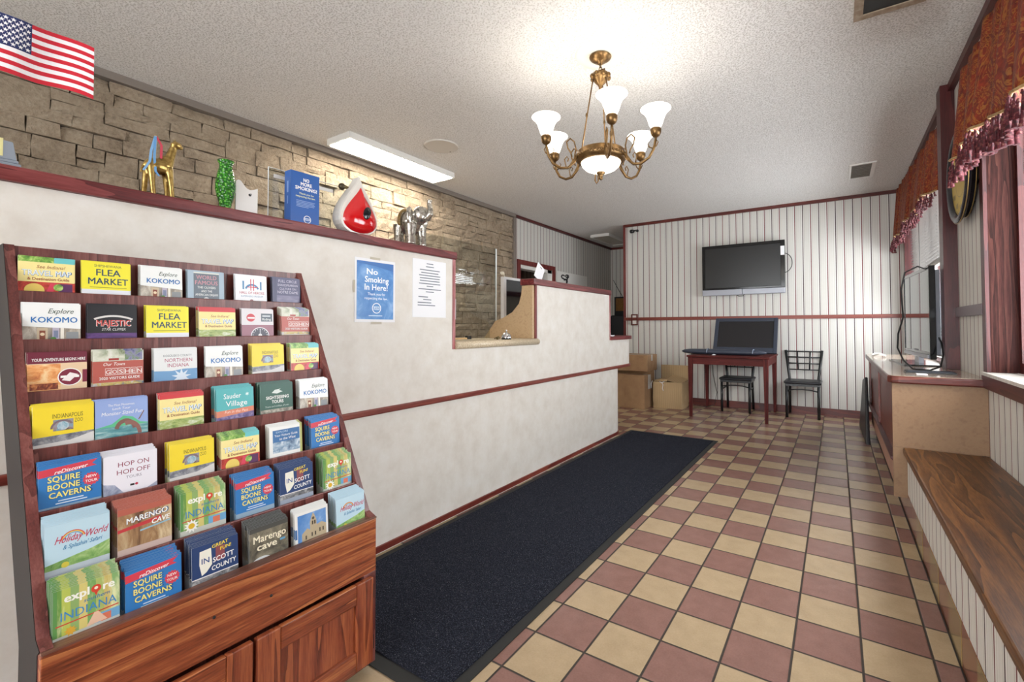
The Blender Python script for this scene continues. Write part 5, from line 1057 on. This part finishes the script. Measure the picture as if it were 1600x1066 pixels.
# ------------------------------------------------------------------ blind at the far window
bd = thing('window_blind', (.735, 5.4, 1.66), 'white slatted blind half lowered in the far window', 'blind')
m = MB(); sl = mat('blind_slat', '7f7b77', .4); z = 1.70
while z < 2.42:
    M = Matrix.Translation((.738, 0, z)) @ Matrix.Rotation(math.radians(24), 4, 'Y'); m.box(-.015, .015, F0+.03, F1-.05, -.0006, .0006, sl, M); z += .030
m.build('slats', bd)
m = MB(); m.box(.72, .755, F0+.03, F1-.05, 1.655, 1.682, speck('bottom_rail', '8f8a80', 'aaa498', 20, .5)); m.build('bottom_rail', bd)
m = MB(); m.box(.715, .76, F0+.02, F1-.04, 2.43, 2.48, sl); m.build('head_rail', bd)
m = MB()
for y in (4.5, 5.1, 5.7, 6.3): m.tube([(.738, y, 1.66), (.738, y, 2.45)], .0018, sl, 6)
m.tube([(.722, 5.95, 2.44), (.720, 5.95, 1.45)], .0025, M_BLACK, 6); m.build('cords', bd)
bd = thing('window_blind', (.735, 2.42, 2.2), 'white slatted blind gathered up at the top of the near window', 'blind')
m = MB(); z = 2.13
while z < 2.39: m.box(.715, .740, N0+.03, N1-.05, z-.001, z+.001, sl, None); z += .006
m.build('slats', bd); m = MB(); m.box(.712, .745, N0+.03, N1-.05, 2.095, 2.12, sl); m.build('bottom_rail', bd); m = MB(); m.box(.705, .75, N0+.02, N1-.04, 2.395, 2.445, sl); m.build('head_rail', bd)
# ------------------------------------------------------------------ ceiling things
def lamp(name, loc, energy, size, colr=(1, .95, .87)):
    d = bpy.data.lights.new(name, 'POINT'); d.energy = energy; d.shadow_soft_size = size; d.color = colr
    o = bpy.data.objects.new(name, d); COL.objects.link(o); o.location = loc; return o
fx = thing('fluorescent_light', (-3.545, 2.91, H-.08), 'long lit ceiling light along the stone wall', 'ceiling light')
m = MB()
for a in ((-3.705, -3.69, 2.29, 3.53), (-3.40, -3.385, 2.29, 3.53), (-3.69, -3.40, 2.29, 2.305), (-3.69, -3.40, 3.515, 3.53)): m.box(*a, H-.055, H-.0005, M_WHITE)
m.build('frame', fx)
m = MB(); m.box(-3.69, -3.40, 2.305, 3.515, H-.062, H-.012, M_TUBE); m.build('diffuser', fx, bevel=.01)
fx = thing('alcove_light', (-3.45, 7.7, H-.05), 'unlit ceiling panel light over the passage behind the counter', 'ceiling light')
m = MB(); 
for a in ((-3.66, -3.64, 7.25, 8.20), (-3.32, -3.30, 7.25, 8.20), (-3.64, -3.32, 7.25, 7.27), (-3.64, -3.32, 8.18, 8.20)): m.box(*a, H-.05, H-.0005, M_WHITE)
m.build('frame', fx); m = MB(); m.box(-3.64, -3.32, 7.27, 8.18, H-.04, H-.02, mat('unlit_diffuser', 'b9b4a8', .4)); m.build('diffuser', fx)
sp = thing('ceiling_speaker', (-2.975, 2.935, H-.012), 'round white speaker cover on the ceiling beside the long light', 'speaker')
m = MB(); m.lathe([(0, -.010), (.135, -.010), (.142, -.012), (.150, -.008), (.152, -.0005)], (-2.975, 2.935, H), mat('speaker_white', 'c9c4bc', .5), 48); m.build('cover', sp)
m = MB(); m.ball((-2.99, 3.06, H-.0115), .004, M_BLACK, 8); m.build('screw', sp)
vt = thing('ceiling_vent', (.235, 5.8, H-.02), 'small square slatted vent in the ceiling near the far valance', 'vent')
m = MB()
for a in ((.135, .155, 5.53, 6.06), (.325, .36, 5.53, 6.06), (.155, .325, 5.53, 5.555), (.155, .325, 6.035, 6.06)): m.box(*a, H-.012, H-.0005, M_WHITE)
m.build('frame', vt)
m = MB(); m.box(.155, .325, 5.555, 6.035, H-.004, H-.001, mat('vent_dark', '3a342e', .7))
for k in range(9): m.box(.155, .325, 5.575+.052*k, 5.60+.052*k, H-.011, H-.0045, mat('vent_slat', '6f685e', .5))
m.build('grille', vt)
hv = thing('ceiling_register', (.26, 2.6, H-.02), 'dark open square register in the ceiling above the bench side', 'vent')
m = MB()
for a in ((.10, .14, 2.28, 2.92), (.36, .40, 2.28, 2.92), (.14, .36, 2.28, 2.32), (.14, .36, 2.88, 2.92)): m.box(*a, H-.012, H-.0005, speck('rust_frame', '8f7a66', 'b8a995', 30, .7))
m.build('frame', hv); m = MB(); m.box(.14, .36, 2.32, 2.88, H-.006, H-.001, mat('register_dark', '17191b', .5))
for y in (2.5, 2.7): m.box(.14, .36, y, y+.01, H-.010, H-.0062, M_BLACKM)
m.build('grille', hv)
# ------------------------------------------------------------------ chandelier
cx, cy = -1.170, 2.460
ch = thing('chandelier', (cx, cy, H), 'aged brass chandelier with five lit white bell shades and a lit bowl', 'chandelier')
m = MB(); m.lathe([(0, -.012), (.10, -.014), (.135, -.018), (.145, -.010), (.15, -.0005)], (cx, cy, H), mat('plaster_rose', 'e8e2d3', .6), 48); m.build('ceiling_rose', ch)
m = MB(); m.lathe([(.0, -.062), (.014, -.060), (.018, -.050), (.04, -.042), (.062, -.026), (.066, -.0185)], (cx, cy, H), M_GOLD, 32); m.build('canopy', ch)
m = MB()
for k in range(4):
    z = H-.068-.022*k; c_, s_ = (1, 0) if k % 2 else (0, 1)
    m.tube([(cx+c_*.009*math.cos(a), cy+s_*.009*math.cos(a), z+.014*math.sin(a)) for a in [2*PI*q/12 for q in range(12)]], .0028, M_GOLD, 6, closed=True)
m.tube([(cx-.03, cy-.003, 2.655), (cx-.03, cy-.003, 2.672), (cx+.03, cy-.003, 2.672), (cx+.03, cy-.003, 2.655)], .004, mat('bronze_bracket', '4a2f25', .4, .6), 8); m.build('chain', ch)
m = MB(); m.lathe([(0, 2.655), (.03, 2.655), (.05, 2.648), (.056, 2.63), (.045, 2.618), (.034, 2.60), (.022, 2.588), (.012, 2.575), (.010, 2.56), (0, 2.553)], (cx, cy, 0), M_GOLD, 28)
for k in range(8): a = 2*PI*k/8; m.ball((cx+.052*math.cos(a), cy+.052*math.sin(a), 2.632), (.014, .014, .016), M_GOLD, 10)
m.build('crown', ch)
zr = 2.165; zw = zr-.052
for k in range(3):
    a = math.radians(100+120*k); ca, sa = math.cos(a), math.sin(a)
    m = MB(); m.tube([(cx+.045*ca, cy+.045*sa, 2.612), (cx+.052*ca, cy+.052*sa, 2.58), (cx+.118*ca, cy+.118*sa, zr+.01)], .0042, M_GOLD, 8)
    p = Vector((cx+.085*ca, cy+.085*sa, 2.395)); m.ball(p, (.0075, .0075, .016), M_GOLD, 10); m.build('rod', ch)
m = MB(); m.lathe([(.128, zr+.012), (.140, zr+.014), (.146, zr+.006), (.142, zr-.004), (.150, zr-.014), (.150, zr-.030), (.138, zr-.044), (.122, zr-.052), (.112, zr-.050), (.112, zr+.0), (.128, zr+.012)], (cx, cy, 0), M_GOLD, 56)
for k in range(40): a = 2*PI*k/40; m.ball((cx+.148*math.cos(a), cy+.148*math.sin(a), zr-.022), (.008, .008, .010), M_GOLD, 8)
m.build('band', ch)
m = MB(); m.lathe([(.118, zw), (.112, zw-.017), (.092, zw-.037), (.062, zw-.051), (.03, zw-.057), (0, zw-.058)], (cx, cy, 0), M_BULB, 40); m.build('bowl', ch)
m = MB(); m.lathe([(0, zr-.102), (.024, zr-.108), (.026, zr-.116), (.014, zr-.126), (.010, zr-.139), (.013, zr-.149), (0, zr-.159)], (cx, cy, 0), M_GOLD, 20); m.tube([(cx-.03, cy-.01, zr-.118), (cx-.034, cy-.01, zr-.155), (cx-.024, cy-.01, zr-.175), (cx-.012, cy-.01, zr-.16), (cx-.014, cy-.01, zr-.13)], .0045, M_GOLD, 8); m.build('finial', ch)
base = math.atan2(-cy, -cx)          # towards the street front corner where the visitor stands
for off in (10, 66, -70, 131, -119):
    a = base+math.radians(off); ca, sa = math.cos(a), math.sin(a)
    def A(r, z): return (cx+r*ca, cy+r*sa, z)
    m = MB()
    # main S arm
    m.tube([A(.145, zr-.01), A(.165, zr-.06), A(.205, zr-.098), (A(.25, zr-.102)), A(.295, zr-.078), A(.322, zr-.035), A(.333, zr+.01), A(.335, zr+.035)], [.008, .008, .008, .008, .0078, .0075, .0072, .007], M_GOLD, 10)
    # scrolls
    P = []
    for k in range(19): t_ = k/18; th = 1.2+t_*6.6; r_ = .040*(1-.62*t_)+.004; P.append(A(.195+r_*math.cos(th)*.75, zr+.012+r_*math.sin(th)*1.35))
    m.tube([A(.20, zr-.095), A(.165, zr-.04)]+P[:0]+[A(.155, zr+.02), A(.165, zr+.06), A(.19, zr+.078), A(.212, zr+.055), A(.205, zr+.02), A(.185, zr-.01), A(.18, zr-.03)], .0045, M_GOLD, 8)
    m.tube([A(.215, zr-.092), A(.225, zr-.05), A(.21, zr-.03), A(.2, zr-.045), A(.206, zr-.06)], .0035, M_GOLD, 8)
    for s_ in (-1, 1): m.tube([A(.318, zr-.03), A(.318+s_*.02, zr-.02), A(.318+s_*.03, zr+.0), A(.318+s_*.022, zr+.012)], [.004, .0035, .003, .002], M_GOLD, 6)
    arm = m.build('arm', ch)
    m = MB(); m.lathe([(0, zr+.03), (.012, zr+.03), (.024, zr+.04), (.030, zr+.055), (.031, zr+.072), (.027, zr+.08), (0, zr+.08)], A(.335, 0), M_GOLD, 24); m.build('candle_cup', arm)
    m = MB(); m.lathe([(.026, zr+.0805), (.036, zr+.10), (.044, zr+.125), (.052, zr+.15), (.066, zr+.172), (.084, zr+.188), (.083, zr+.190), (.063, zr+.176), (.048, zr+.152), (.038, zr+.122), (.024, zr+.0845)], A(.335, 0), M_BULB, 36); m.build('shade', arm)
    lamp('chandelier_bulb', A(.335, zr+.155), 0.9, .03)
lamp('bowl_bulb', (cx, cy, zr+.02), 1.0, .05)
